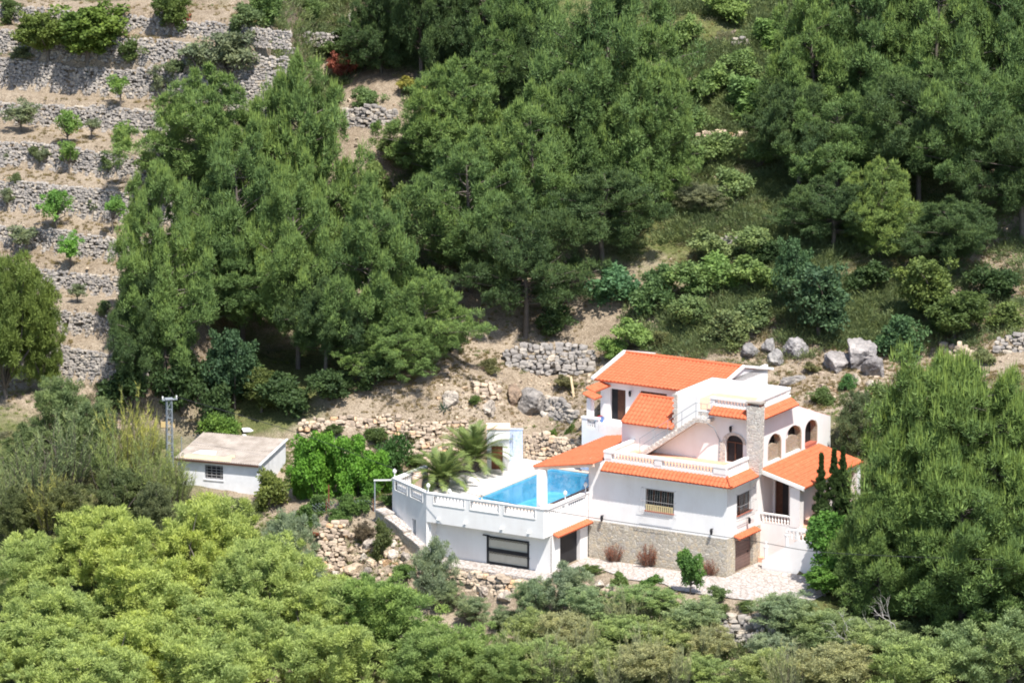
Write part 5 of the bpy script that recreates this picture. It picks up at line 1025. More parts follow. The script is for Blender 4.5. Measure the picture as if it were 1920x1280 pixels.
# almonds and olives on the left terraces
GA = "young almond and olive trees on the terraces"
AG = (0.135, 0.215, 0.055); AO = (0.140, 0.165, 0.095)
for px, b, t, w, c, lb in [(226, 203, 140, 66, AG, "almond tree with a bare trunk on the sixth terrace"), (40, 248, 185, 90, AO, "grey olive tree at the left edge on an upper terrace"), (128, 282, 205, 66, AG, "green almond in front of the upper left walls"),
                           (172, 262, 222, 50, AO, "small grey olive between two almonds"), (232, 268, 225, 46, AG, "small almond next to the big pine, upper terrace"), (130, 328, 262, 56, AG, "dark-stemmed almond in the centre of the terraces"),
                           (88, 322, 275, 40, AO, "little grey olive left of the dark-stemmed almond"), (205, 335, 280, 70, (0.09, 0.13, 0.05), "dark green shrub at the pine's left edge"), (105, 440, 352, 92, (0.11, 0.21, 0.05), "bushy bright almond on the middle terrace"),
                           (212, 440, 365, 54, (0.12, 0.22, 0.055), "upright bright almond beside the pine"), (133, 500, 432, 66, (0.13, 0.26, 0.055), "umbrella-shaped light green almond with a thin trunk"), (14, 400, 350, 40, AO, "olive cut by the left edge, middle terrace"),
                           (50, 480, 422, 90, AO, "grey olive above the big left-edge carob"), (15, 310, 275, 30, AO, "tiny olive at the left edge above the middle terrace"), (195, 610, 560, 40, (0.10, 0.14, 0.06), "small shrub by the lower terrace walls"),
                           (385, 175, 75, 130, AO, "airy grey-green olive above the left pine clump"), (300, 190, 120, 60, AO, "sparse olive left of the airy one"), (145, 570, 530, 50, AO, "small olive right of the big carob")]:
    plant('light', px, b, t, w, lb, c, GA)
# garden and foreground
LG = (0.150, 0.320, 0.045)
plant('citrus', 610, 935, 812, 150, "round bright green citrus tree left of the garden fence", LG, "citrus trees in the garden", Y=12.5, var=1)
plant('citrus', 680, 940, 815, 150, "bright green citrus tree nearest the pool terrace", LG, "citrus trees in the garden", Y=12.0, var=0)
plant('citrus', 575, 930, 830, 110, "bright green citrus tree beside the shed's end wall", LG, "citrus trees in the garden", Y=12.8, var=2)
plant('bush', 735, 900, 815, 70, "dark creeper behind the citrus trees", (0.050, 0.105, 0.030), None, Y=15.5)
plant('bush', 690, 950, 900, 60, "low bright shrub by the garden gate post", (0.075, 0.16, 0.03), None, Y=10.2)
plant('bush', 505, 955, 882, 95, "rounded olive-green bush in front of the shed's corner", (0.125, 0.150, 0.040), None, var=2)
plant('bush', 420, 830, 775, 80, "bright green bush behind the shed", (0.105, 0.175, 0.035), None, Y=19.6)
plant('bush', 1032, 858, 806, 48, "lemon bush against the wall behind the pool, left one", (0.085, 0.135, 0.030), "lemon bushes behind the pool", Z=3.0)
plant('bush', 1066, 848, 796, 46, "lemon bush by the blue tile panel, right one", (0.070, 0.110, 0.030), "lemon bushes behind the pool", Z=3.0)
plant('bush', 716, 1048, 975, 56, "round green and brown bush in the rock heap beside the stepped wall", (0.085, 0.105, 0.040), None, var=2)
plant('olive', 680, 1020, 975, 56, "dry leafless-looking brown bush over the dark hollow of the rock heap", (0.135, 0.11, 0.08), None)
for px, b, t, w, lb in [(640, 985, 950, 60, "low green weeds by the garden fence, left"), (730, 950, 925, 36, "low green weeds beneath the garden gate frame"), (575, 985, 945, 60, "weedy shrub at the left end of the garden fence"), (680, 965, 940, 60, "low weeds under the citrus trees"), (540, 990, 960, 50, "weeds between the shed and the garden fence"), (600, 960, 940, 60, "green weeds left of the rusty post"), (655, 955, 938, 50, "green weeds right of the rusty post"), (760, 1085, 1055, 50, "weeds at the foot of the stepped wall"), (800, 1065, 1040, 40, "weeds where the ledge begins")]:
    plant('bush', px, b, t, w, lb, (0.085, 0.14, 0.04), "weeds in the garden")
GL = "leafy trees of the left foreground"
LY = (0.45, 0.525, 0.15); LY2 = (0.39, 0.475, 0.155)
for px, b, t, w, c, Y, v, lb in [(380, 1130, 925, 260, LY, 0.5, 0, "highest yellow-green tree of the left foreground, below the shed"), (210, 1150, 950, 250, LY, 0, 1, "yellow-green tree left of the highest one in the foreground"), (60, 1180, 1010, 230, LY2, -1, 2, "yellow-green tree at the left edge of the foreground"),
                                 (480, 1190, 1010, 250, LY2, -3, 1, "yellow-green tree right of the highest one, near the grey-green olive"), (300, 1230, 1050, 280, LY, -4, 2, "broad tree in the middle of the left foreground thicket"), (120, 1250, 1090, 260, LY2, -5, 0, "foreground tree above the lower left corner"),
                                 (600, 1240, 1080, 260, LY2, -5, 0, "foreground tree below the rock heap, left one"), (735, 1250, 1080, 270, (0.26, 0.37, 0.11), -5.5, 2, "darker green tree below the cellar wall"), (420, 1310, 1120, 280, LY2, -8, 1, "foreground tree at the bottom, left of the middle"),
                                 (250, 1330, 1150, 280, LY, -9, 0, "foreground tree at the bottom edge, second from the left"), (60, 1330, 1160, 260, LY2, -9, 1, "foreground tree in the bottom left corner"), (620, 1340, 1160, 290, LY2, -10, 2, "foreground tree at the bottom edge below the rock heap"),
                                 (830, 1350, 1170, 240, (0.27, 0.37, 0.12), -10, 1, "foreground tree at the bottom edge beside the reeds"), (930, 1350, 1200, 190, (0.27, 0.36, 0.12), -11, 0, "smaller foreground tree where the reeds begin"), (420, 1400, 1200, 300, LY2, -13, 2, "lowest foreground tree, mostly below the frame, left of the middle"), (160, 1400, 1210, 300, LY2, -13, 1, "lowest foreground tree, mostly below the frame, at the left")]:
    plant('lush', px, b, t, w, lb, c, GL, Y=Y, var=v)
GO = "grey-green olive shrubs below the house"; OG = (0.125, 0.165, 0.085)
for px, b, t, w, c, Y, lb in [(555, 1100, 955, 125, OG, 4.0, "tall grey-green olive shrub left of the tan retaining wall"), (820, 1100, 1000, 110, OG, 1.2, "grey-green shrub in front of the cellar wall"), (590, 1110, 1030, 90, OG, 2.8, "grey-green shrub at the foot of the rock heap"),
                              (1000, 1170, 1085, 110, (0.11, 0.155, 0.07), -3.6, "grey-green shrub right of the leaning boulder"), (1070, 1170, 1050, 130, OG, -4.0, "wide grey-green shrub below the cellar door"), (1110, 1200, 1100, 130, (0.115, 0.165, 0.07), -5.4, "grey-green shrub below the wide one"),
                              (1180, 1190, 1095, 120, (0.12, 0.18, 0.06), -5.6, "light green shrub below the drive"), (1240, 1210, 1100, 120, (0.12, 0.175, 0.055), -6.2, "leafy shrub below the drive, left of the tall green bush"), (1290, 1240, 1120, 150, (0.125, 0.17, 0.07), -7.4, "shrub overgrowing the rubble wall below the drive"),
                              (1480, 1240, 1110, 150, (0.120, 0.165, 0.075), -7.6, "grey-green shrub right of the driveway retaining wall"), (1550, 1270, 1140, 170, (0.12, 0.165, 0.06), -8.6, "wide shrub below the creeper tree"), (1460, 1290, 1190, 140, OG, -10, "shrub beside the bare path"), (1640, 1290, 1160, 180, (0.13, 0.175, 0.06), -9.5, "shrub in front of the right pines")]:
    plant('olive', px, b, t, w, lb, c, GO, Y=Y)
GR = "reedy thicket at the bottom"
for i, (px, b, t, w, Y, lb) in enumerate([(990, 1260, 1140, 120, -7, "reedy clump at the left end of the bottom thicket"), (1070, 1280, 1150, 140, -8, "reedy clump below the wide grey-green shrub"), (1160, 1280, 1150, 140, -8.4, "reedy clump in the middle of the bottom thicket"), (1240, 1290, 1160, 140, -9, "reedy clump right of the middle of the thicket"), (1315, 1290, 1170, 120, -9.4, "reedy clump beside the bare path"),
                                         (1020, 1330, 1200, 150, -11, "reedy clump at the bottom edge, leftmost"), (1120, 1330, 1200, 150, -11.4, "reedy clump at the bottom edge, below the middle"), (1220, 1340, 1200, 150, -12, "reedy clump at the bottom edge, right of the middle"), (1320, 1345, 1230, 130, -12.5, "reedy clump at the bottom edge by the path"), (1440, 1340, 1210, 150, -13, "reedy clump at the bottom edge right of the path"), (1560, 1350, 1200, 170, -13.5, "reedy clump at the bottom edge below the right shrubs"), (1690, 1350, 1190, 170, -14, "reedy clump at the bottom edge under the dead tree")]):
    plant('olive', px, b, t, w * 1.1, lb, [(0.15, 0.19, 0.06), (0.165, 0.18, 0.075), (0.13, 0.18, 0.055)][i % 3], GR, Y=Y)
for i, (px, b, t, w, Y, lb) in enumerate([(1790, 1320, 1160, 200, -12, "light green shrub at the bottom right, left of the corner"), (1890, 1320, 1130, 200, -12, "light green shrub in the bottom right corner")]):
    plant('olive', px, b, t, w, lb, (0.115, 0.165, 0.06), "light shrubs in the bottom right corner", Y=Y)
GW = "feathery saplings of the left foreground"
for i, (px, b, t, w, Y, c, lb) in enumerate([(245, 900, 700, 80, 12.5, (0.165, 0.185, 0.045), "tallest feathery sapling with golden upright shoots"), (205, 940, 775, 90, 11, (0.12, 0.165, 0.05), "feathery sapling with a pale forked stem"), (130, 930, 740, 120, 12, (0.10, 0.135, 0.055), "grey-green sapling in front of the bare left slope"), (60, 950, 800, 110, 10.5, (0.10, 0.135, 0.05), "sapling near the left edge below the carob"),
                                           (320, 930, 810, 80, 11.5, (0.125, 0.165, 0.05), "sapling in front of the shed's left end"), (90, 1010, 860, 80, 7, (0.155, 0.17, 0.045), "golden feathery sapling low at the left"), (275, 950, 800, 70, 10.6, (0.12, 0.16, 0.05), "sapling under the lattice pylon"), (15, 1000, 850, 90, 8, (0.10, 0.13, 0.05), "sapling cut by the left edge")]):
    plant('wisp', px, b, t, w, lb, c, GW, Y=Y)
GD = "dark undergrowth at the left"
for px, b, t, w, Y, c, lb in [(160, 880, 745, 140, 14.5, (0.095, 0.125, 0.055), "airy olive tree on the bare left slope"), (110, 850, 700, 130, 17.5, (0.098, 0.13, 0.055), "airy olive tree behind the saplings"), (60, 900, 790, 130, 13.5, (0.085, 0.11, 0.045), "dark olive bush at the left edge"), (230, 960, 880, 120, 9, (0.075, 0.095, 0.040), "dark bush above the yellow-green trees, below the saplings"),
                              (130, 1010, 900, 140, 7, (0.078, 0.088, 0.036), "dark russet-tipped bush left of the highest yellow-green tree"), (40, 1010, 910, 120, 6.5, (0.07, 0.082, 0.032), "dark bush at the left edge above the foreground trees"), (300, 980, 900, 100, 8, (0.085, 0.10, 0.05), "dark bush in front of the shed's wall"), (450, 990, 930, 90, 7.5, (0.10, 0.12, 0.05), "low bush at the shed's foot")]:
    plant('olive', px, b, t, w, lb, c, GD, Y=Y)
# plants against the villa
plant('broad', 1294, 1118, 1026, 72, "dense upright green bush at the drive's edge in front of the stone base", (0.090, 0.170, 0.045), None, Y=-4.0, var=2)
plant('bush', 1222, 1112, 1080, 50, "low green bush at the drive's edge left of the upright one", (0.095, 0.165, 0.045), None, Y=-3.4)
plant('bush', 1348, 1140, 1098, 46, "small grey-green bush at the front edge of the drive", (0.11, 0.155, 0.06), None, Y=-5.2)
plant('bush', 1160, 1096, 1072, 44, "grass tuft-like bush at the drive's left edge", (0.11, 0.16, 0.05), None, Y=-2.6)
for px, b, t, w, v, lb in [(1150, 1058, 1012, 50, -0.45, "red-leaved climber at the left of the stone base"), (1216, 1064, 1010, 56, -0.45, "red-leaved climber in the middle of the stone base"), (1330, 1085, 1040, 40, -0.4, "reddish climber behind the upright green bush")]:
    q = W((px - 1362) / 27.2, v); plant('wisp', px, b, t, w, lb, (0.19, 0.085, 0.062), "red-leaved climbers against the stone base", Y=q.y, var=2)
for px, b, t, w, lb in [(300, 975, 870, 60, "wispy green sapling in front of the pylon's foot"), (335, 945, 850, 50, "wispy sapling at the left corner of the shed"), (285, 870, 790, 60, "bush left of the pylon")]:
    plant('wisp', px, b, t, w, lb, (0.12, 0.155, 0.05), "saplings by the pylon")
for px, b, t, w, lb, c in [(620, 822, 795, 50, "weeds at the foot of the long wall, left", (0.07, 0.10, 0.035)), (700, 835, 800, 60, "weeds at the foot of the long wall, middle", (0.075, 0.11, 0.035)), (770, 835, 812, 46, "dry weeds between the two tiers of wall", (0.12, 0.12, 0.06)), (850, 880, 852, 40, "weeds at the foot of the lower tier of wall", (0.075, 0.12, 0.035)), (775, 880, 850, 50, "weeds behind the stone jar", (0.085, 0.13, 0.035)), (920, 700, 675, 50, "dry weeds on the bank left of the grey wall", (0.13, 0.13, 0.06)), (1060, 730, 708, 50, "dry weeds on the bank below the grey wall", (0.13, 0.125, 0.06)), (890, 760, 742, 30, "green weeds by the pale boulders", (0.085, 0.125, 0.035)), (1540, 760, 735, 60, "weeds behind the roof terrace", (0.09, 0.13, 0.045)), (1520, 700, 680, 40, "dry weeds between the boulders", (0.13, 0.13, 0.06)), (1700, 720, 690, 50, "weeds by the feathery pines' tops", (0.09, 0.12, 0.04)), (1240, 655, 632, 60, "dry weeds behind the rear roof", (0.12, 0.13, 0.055))]:
    plant('bush', px, b, t, w, lb, c, "weeds on the banks")
for i, (px, b, t, w, lb) in enumerate([(960, 1290, 1150, 70, "pale reeds at the left end of the bottom thicket"), (1040, 1300, 1165, 80, "pale reeds left of the middle of the bottom thicket"), (1100, 1260, 1130, 70, "tall pale reeds below the wide grey-green shrub"), (1150, 1310, 1185, 80, "pale reeds at the bottom, below the leafy shrub"), (1210, 1280, 1150, 70, "pale reeds in the right part of the thicket"), (1270, 1310, 1180, 80, "pale reeds near the bare path"), (1320, 1260, 1150, 60, "pale reeds beside the driveway retaining wall"), (1480, 1310, 1180, 80, "pale reeds right of the bare path"), (1590, 1300, 1170, 80, "pale reeds left of the dead trees"), (1060, 1210, 1120, 60, "pale reeds in the grey-green shrubs"), (1170, 1180, 1085, 60, "green reeds right below the drive"), (1205, 1170, 1090, 50, "green reeds beside the low bush on the drive's edge")]):
    plant('wisp', px, b, t, w, lb, (0.16, 0.185, 0.085), "pale reeds in the bottom thicket")
for px, b, t, w, k, c, lb in [(430, 175, 55, 150, 'light', (0.125, 0.145, 0.085), "large airy grey olive at the top, above the left pine clump"), (575, 45, 5, 90, 'bush', (0.10, 0.145, 0.05), "green bush at the top edge above the topmost wall"), (460, 60, 15, 90, 'bush', (0.095, 0.13, 0.055), "grey-green bush at the top edge, left of the narrow rock"), (610, 110, 75, 70, 'bush', (0.085, 0.125, 0.045), "green bush left of the russet one"), (250, 120, 70, 70, 'bush', (0.085, 0.12, 0.04), "bush at the right foot of the top-left carob"), (20, 40, 0, 70, 'bush', (0.07, 0.10, 0.035), "dark bush in the top left corner"), (40, 130, 85, 70, 'light', (0.10, 0.12, 0.06), "thin dry tree left of the top-left carob"), (330, 150, 110, 60, 'bush', (0.095, 0.125, 0.06), "grey bush below the russet shrub"), (550, 150, 110, 60, 'bush', (0.10, 0.13, 0.055), "bush at the end of the upper wall"), (70, 300, 270, 34, 'bush', (0.10, 0.125, 0.055), "tuft of shrub on an upper tread"), (180, 400, 372, 34, 'bush', (0.10, 0.13, 0.055), "tuft of shrub on the middle tread"), (30, 350, 325, 34, 'bush', (0.10, 0.125, 0.055), "tuft of shrub at the left on the middle tread"), (170, 140, 118, 30, 'bush', (0.10, 0.12, 0.055), "tuft of shrub under the top-left carob")]:
    plant(k, px, b, t, w, lb, c, "shrubs on the upper terraces")
for px, b, t, w, lb in [(1400, 1148, 1126, 50, "weedy grass clump on the drive's front edge, left"), (1450, 1152, 1128, 60, "weedy grass clump on the drive's front edge, middle"), (1500, 1150, 1124, 60, "weedy grass clump on the drive's front edge, right"), (1100, 1082, 1058, 60, "weeds beside the cellar door's path"), (1060, 1095, 1066, 60, "weeds at the ledge's right end"), (1360, 1152, 1132, 40, "weedy grass below the stone corner")]:
    plant('olive', px, b, t, w, lb, (0.095, 0.135, 0.045), "weeds along the drive's edge")
for px, b, t, w, lb in [(885, 1165, 1115, 80, "low grey-green shrub left of the boulders under the ledge"), (940, 1185, 1135, 90, "low grey-green shrub in front of the boulders under the ledge"), (1000, 1210, 1150, 100, "low grey-green shrub where the reeds start"), (845, 1150, 1085, 70, "grey-green shrub against the left end of the ledge wall")]:
    plant('olive', px, b, t, w, lb, (0.115, 0.155, 0.07), GO)
# palms
def palm(px, base, Y, h, rad, n, trunk_h, label, z):
    p = at_y(px, base, Y); e = empty("palm_tree", (p[0], p[1], z), 0, label, "palm tree", "palms on the pool terrace"); e.color = (1, 1, 1, 1)
    r = np.random.default_rng(int(px)); V, T = [], []; rg = G(); 
    for k in range(n):
        az = k * 2.39996 + r.normal(0, 0.1); q = (k + 0.5) / n; el = math.radians(84 - 66 * q ** 0.9 + r.normal(0, 4)); ln = rad * r.uniform(0.92, 1.12) * (0.8 + 0.25 * math.sin(q * 3))
        pts = []; pos = np.array([0, 0, trunk_h]); a = el
        for s in range(9):
            pts.append(pos.copy()); d = np.array([math.cos(az) * math.cos(a), math.sin(az) * math.cos(a), math.sin(a)]); pos = pos + d * ln / 8; a -= math.radians(5 + 9 * q) * (0.5 + s / 8)
        rg.tube([tuple(x) for x in pts], [0.03 - 0.0028 * s for s in range(9)], 4, cap=False)
        side = np.array([-math.sin(az), math.cos(az), 0])
        for s in np.linspace(0.12, 0.99, 44):
            i = min(int(s * 8), 7); b = pts[i] + (pts[i + 1] - pts[i]) * (s * 8 - i); t = unit((pts[i + 1] - pts[i])[None])[0]; up = np.cross(t, side); ll = 0.42 * rad / 2 * math.sin(0.35 + 2.5 * s) + 0.08
            for sg in (-1, 1):
                d = unit((t * 0.75 + side * sg * 0.8 + np.abs(up) * 0.0 + np.array([0, 0, 0.22]) + r.normal(0, 0.06, 3))[None])[0]; w = np.cross(d, up); w = w / np.linalg.norm(w) * 0.022
                V += [b - w, b + w, b + d * ll * 0.6 + w * 0.7 - [0, 0, 0.02], b + d * ll - [0, 0, 0.09 * ll]]; T += [0.3 + 0.4 * r.random()] * 4
    V = np.array(V); o = link_mesh("fronds", np_mesh("fronds", V, np.arange(len(V)).reshape(-1, 4), M['palm'], np.array(T)), e); o.color = (0.19, 0.255, 0.085, 1)
    o = link_mesh("midribs", to_mesh("midribs", rg, M['palm']), e); o.color = (0.20, 0.20, 0.07, 1)
    tk = G().lathe([(0.30, 0), (0.36, trunk_h * 0.3), (0.34, trunk_h * 0.8), (0.22, trunk_h + 0.15), (0.05, trunk_h + 0.3)], n=10)
    for k in range(46):
        a = k * 2.4; z_ = 0.05 + trunk_h * 1.05 * k / 46; tk.bar((0.31 * math.cos(a), 0.31 * math.sin(a), z_), (0.47 * math.cos(a), 0.47 * math.sin(a), z_ + 0.22), 0.10, 0.04)
    o = tk.build("trunk", M['bark'], e)
palm(829, 912, 10.3, 2.6, 2.35, 44, 0.42, "smaller palm with a short trunk near the left parapet of the pool terrace", 3.0)
palm(888, 880, 14.4, 2.9, 2.75, 48, 0.75, "larger palm in front of the brown door behind the pool", 3.0)
# ---------------------------------------------------------------- garden things
p = W(-21.05, -1.4, 3.0); u_ = empty("stone_urn", tuple(p), 0, "tall cream stone jar on the terrace beside the smaller palm", "urn")
G().lathe([(0.20, 0), (0.24, 0.06), (0.26, 0.3), (0.33, 0.7), (0.34, 0.9), (0.24, 1.06), (0.22, 1.1), (0.28, 1.16), (0.26, 1.16), (0.18, 1.1)], n=16).build("jar", M['peach'], u_, True)
G().lathe([(0.30, -0.001), (0.30, 0.05), (0.22, 0.051)], n=16).build("foot", M['white'], u_)
# pump house with the brown door, blue tiled shower screen
pb = at_z(913, 880, 3.0); hut = empty("pump_house", (pb[0], pb[1], 3.0), 0, "little white pump house with a brown door behind the larger palm", "hut")
g = G(); g.wall(rect(0, 1.42, 0, 2.6), [rect(0.28, 1.0, 0.002, 1.55)], lambda a, z, d: (a, d, z), 0.15); g.box(0, 0.12, 0.15, 1.4, 0, 2.6).box(1.3, 1.42, 0.15, 1.4, 0, 2.6); g.build("wall", M['plaster'], hut)
hd = G().box(0.28, 1.0, 0.09, 0.13, 0.002, 1.55).build("door", M['rust_wood'], hut); G().box(0.36, 0.4, 0.05, 0.09, 0.75, 0.85).build("handle", M['iron'], hd)
G().box(-0.06, 1.48, -0.06, 1.46, 2.6, 2.7).build("flat_roof", M['peach'], hut)
pb = at_z(951, 868, 3.0); scr = empty("shower_screen", (pb[0], pb[1], 3.0), -0.05, "free-standing pale blue tiled shower screen behind the pool", "shower")
G().box(0, 0.98, 0, 0.16, 0.0, 2.18).build("tiled_panel", M['blue_masonry'], scr); G().box(-0.03, 1.01, -0.03, 0.19, 2.18, 2.24).build("coping", M['blue_masonry'], scr)
G().box(0.0, 1.0, -0.45, -0.002, 0.004, 0.12).build("plinth", M['white'], scr)
g = G().tube([(0.35, -0.03, 0.9), (0.35, -0.03, 1.95), (0.35, -0.25, 2.0)], 0.018, 5).lathe([(0.01, 0.04), (0.07, 0)], (0.35, -0.27, 1.95), 8); g.build("shower_pipe", M['greyiron'], scr)
# tubs at the rear door
for u, v, m_, lb, r_ in ((-14.75, 10.5, 'redtub', "red plastic tub by the rear terrace door", 0.16), (-14.5, 10.2, 'bluetub', "blue plastic tub by the rear terrace door", 0.2)):
    q = W(u, v, 5.785); o = G().lathe([(r_ * 0.75, 0), (r_, 0.28), (r_ * 1.05, 0.3), (r_ * 0.9, 0.3), (r_ * 0.7, 0.04)], n=12).build("plastic_tub", M[m_]); o.location = q; tag(o, lb, "tub", "plastic tubs")
# planks leaning by the rear wing
p = pick(1085, 745); o = empty("plank_stack", tuple(p), 0, "pale planks leaning on the bank left of the rear wing", "planks")
for a, b in (((-0.3, 0, 0.0), (-0.5, 0.5, 1.3)), ((-0.25, 0.1, 0.05), (0.75, 0.3, 0.55)), ((-0.2, -0.1, 0.05), (0.9, -0.1, 0.1))): G().bar(a, b, 0.14, 0.04).build("plank", M['sheet_tan'], o)
# shed
sA = math.radians(20); p = at_z(487, 926, 1.85); shed = empty("shed", (p[0], p[1], 1.6), -sA, "low whitewashed shed with a barred window and a patched grey sheet roof", "shed")
SW_, SD_, SH = 5.6, 4.3, 2.15
g = G(); g.wall(rect(-SW_, 0, -0.6, SH), [rect(-3.75, -2.5, 0.95, 1.85)], lambda a, z, d: (a, d, z), 0.18); g.build("front_wall", M['shedwhite'], shed)
g = G().add([(0.001, 0, -0.6), (0.001, SD_, -0.6), (0.001, SD_, SH + 0.62), (0.001, 0, SH), (-0.2, 0.19, -0.6), (-0.2, SD_, -0.6), (-0.2, SD_, SH + 0.6), (-0.2, 0.19, SH)], [(0, 1, 2, 3), (4, 7, 6, 5), (0, 4, 5, 1), (1, 5, 6, 2), (2, 6, 7, 3)])
g.box(-SW_, -SW_ + 0.2, 0.19, SD_, -0.6, SH).box(-SW_ + 0.2, -0.21, SD_ - 0.2, SD_, -0.6, SH + 0.4); g.build("end_wall", M['shedwhite'], shed)
wn_ = G(); wn_.add([(-3.75, 0.15, 0.95), (-2.5, 0.15, 0.95), (-2.5, 0.15, 1.85), (-3.75, 0.15, 1.85)], [(0, 1, 2, 3)]); win = wn_.build("window", M['glass'], shed)
g = G()
for k in range(5): g.bar((-3.75, 0.05, 1.03 + k * 0.185), (-2.5, 0.05, 1.03 + k * 0.185), 0.035)
for k in range(4): g.bar((-3.6 + k * 0.32, 0.02, 0.95), (-3.6 + k * 0.32, 0.02, 1.85), 0.03)
g.build("bars", M['whiteiron'], win); G().box(-3.82, -2.43, -0.05, -0.002, 0.86, 0.94).build("sill", M['shedwhite'], win)
al, up, n, ln = slope(SD_ + 0.3, 0.66, 'v'); g = G(); tiles(g, (0, -0.22, SH + 0.0), al, up, n, -SW_ - 0.15, 0.05, ln, period=0.16, course=2.3, hgt=0.035); rf = g.build("roof", M['asbestos'], shed)
o0 = Vector((0, -0.22, SH)); 
def on(a, t, h): return tuple(o0 + al * a + up * t + n * h)
for a0, a1, t0, t1, nm, mt in ((-5.4, -1.9, 0.05, 0.75, "roof_patch", 'sheet_tan'), (-4.9, -3.3, 0.9, 1.6, "roof_patch", 'deckpave'), (-2.6, -1.9, 0.75, 1.2, "roof_patch", 'sheet_tan')):
    g = G().hexa([on(a0, t0, 0.045), on(a1, t0, 0.045), on(a1 - 0.2, t1, 0.045), on(a0 + 0.3, t1, 0.045), on(a0, t0, 0.07), on(a1, t0, 0.07), on(a1 - 0.2, t1, 0.07), on(a0 + 0.3, t1, 0.07)]); g.build(nm, M[mt], rf)
G().bar((-SW_ - 0.1, -0.24, SH - 0.06), (0.02, -0.24, SH - 0.06), 0.06, 0.1).build("fascia", M['wood'], rf); G().bar((0.1, -0.2, SH + 0.03), (0.1, SD_ + 0.05, SH + 0.69), 0.12, 0.08).build("verge", M['shedwhite'], rf)
# two white slabs behind the shed
for px, py, lb in ((464, 808, "upper white slab lying behind the shed"), (466, 820, "lower white slab lying behind the shed")):
    q = pick(px, py); o = G().box(-0.36, 0.36, -0.3, 0.3, 0, 0.08).build("stone_slab", M['white']); o.location = (q[0], q[1], q[2] + 0.05); o.rotation_euler = (0.12, 0.05, 0.3); tag(o, lb, "slab", "white slabs")
# lattice pylon, cable
p = at_y(319, 905, 17.0); zb = gz(p[0], p[1]); tp_ = at_y(319, 750, 17.0); H = tp_[2] - zb
py_ = empty("lattice_pylon", (p[0], p[1], zb), 0.3, "grey steel lattice power pylon behind the shed", "pylon"); g = G(); hw = 0.2
for sx in (-1, 1):
    for sy in (-1, 1): g.tube([(sx * hw, sy * hw, -0.2), (sx * hw * 0.8, sy * hw * 0.8, H)], 0.03, 4)
nseg = 9
for k in range(nseg):
    z0_, z1_ = H * k / nseg, H * (k + 1) / nseg; f0, f1 = hw * (1 - 0.2 * k / nseg), hw * (1 - 0.2 * (k + 1) / nseg)
    for sy in (-1, 1):
        g.tube([(-f0, sy * f0, z0_), (f1, sy * f1, z1_)], 0.017, 4); g.tube([(sy * f0, -f0, z0_), (sy * f1, f1, z1_)], 0.017, 4); g.tube([(-f1, sy * f1, z1_), (f1, sy * f1, z1_)], 0.02, 4); g.tube([(sy * f1, -f1, z1_), (sy * f1, f1, z1_)], 0.02, 4)
g.build("lattice", M['greyiron'], py_)
ca = G().box(-0.45, 0.55, -0.05, 0.05, H, H + 0.08).box(-0.26, 0.26, -0.26, 0.26, H + 0.08, H + 0.12).build("crossarm", M['greyiron'], py_)
for x in (-0.4, 0.5): G().lathe([(0.03, 0), (0.06, 0.05), (0.03, 0.1), (0.06, 0.15), (0.02, 0.2)], (x, 0, H + 0.08), 8).build("insulator", M['lamp'], ca)
q = pick(318, 797); o = G().box(-0.55, 0.35, -0.2, 0.2, -0.1, 0.28).build("ochre_block", M['ochre']); o.location = q; tag(o, "ochre masonry block beside the lattice pylon", "block")
ctrl = [(tp_[0] + 0.3, tp_[1], tp_[2] + 0.25), tuple(at_y(560, 812, 12)), tuple(at_y(760, 886, 5)), tuple(at_y(905, 931, 1.0)), tuple(at_y(1060, 962, -2)), tuple(at_y(1400, 1012, -7)), tuple(at_y(1560, 1036, -9)), tuple(at_y(1900, 1050, -12))]
cv = []
for i in range(len(ctrl) - 1):
    P0, P1, P2, P3 = [Vector(ctrl[min(max(j, 0), len(ctrl) - 1)]) for j in (i - 1, i, i + 1, i + 2)]
    for t in np.linspace(0, 1, 9)[:-1]: cv.append(0.5 * ((2 * P1) + (P2 - P0) * t + (2 * P0 - 5 * P1 + 4 * P2 - P3) * t * t + (3 * P1 - P0 - 3 * P2 + P3) * t ** 3))
cv.append(Vector(ctrl[-1])); tag(G().tube(cv, 0.018, 4).build("power_cable", M['iron']), "thin black power cable sagging from the pylon across the front of the villa", "cable")
# wire fences
def fence(pts, h, label, mat='greyiron', step=0.18, postr=0.03, posts=None):
    e = empty("wire_fence", tuple(pts[0]), 0, label, "fence"); o_ = Vector(pts[0])
    for q in (posts or pts): G().tube([Vector(q) - o_ - Vector((0, 0, 0.2)), Vector(q) - o_ + Vector((0, 0, h))], postr, 6).build("post", M[mat], e)
    g = G()
    for a, b in zip(pts, pts[1:]):
        a = Vector(a) - o_; b = Vector(b) - o_; n_ = int((b - a).length / step)
        for k in range(-int(h / step), n_):
            for s in (0, 1):
                t0, t1 = k * step, k * step + h; za, zb = (0, h) if s == 0 else (h, 0); L_ = (b - a).length
                c0, c1 = max(t0, 0), min(t1, L_)
                if c1 <= c0: continue
                f = lambda t: za + (zb - za) * (t - t0) / h
                d = (b - a) / L_; g.tube([a + d * c0 + Vector((0, 0, f(c0))), a + d * c1 + Vector((0, 0, f(c1)))], 0.006, 3, cap=False)
    g.build("wire_mesh", M['greyiron'], e); return e
fp = [Vector(at_y(x, y, Y)) for x, y, Y in ((340, 815, 19.5), (398, 806, 19.8))]
for q in fp: q.z = gz(q.x, q.y)
fence(fp, 1.5, "chain-link fence panel behind the shed, beside the pylon")
gp_ = []
for px, Y in ((548, 9.8), (612, 9.4), (700, 8.9)):
    q = at_y(px, 960, Y); gp_.append(Vector((q[0], q[1], gz(q[0], q[1]))))
fence(gp_, 0.75, "low wire fence with a rusty post in front of the citrus trees", 'rust_wood', 0.22)
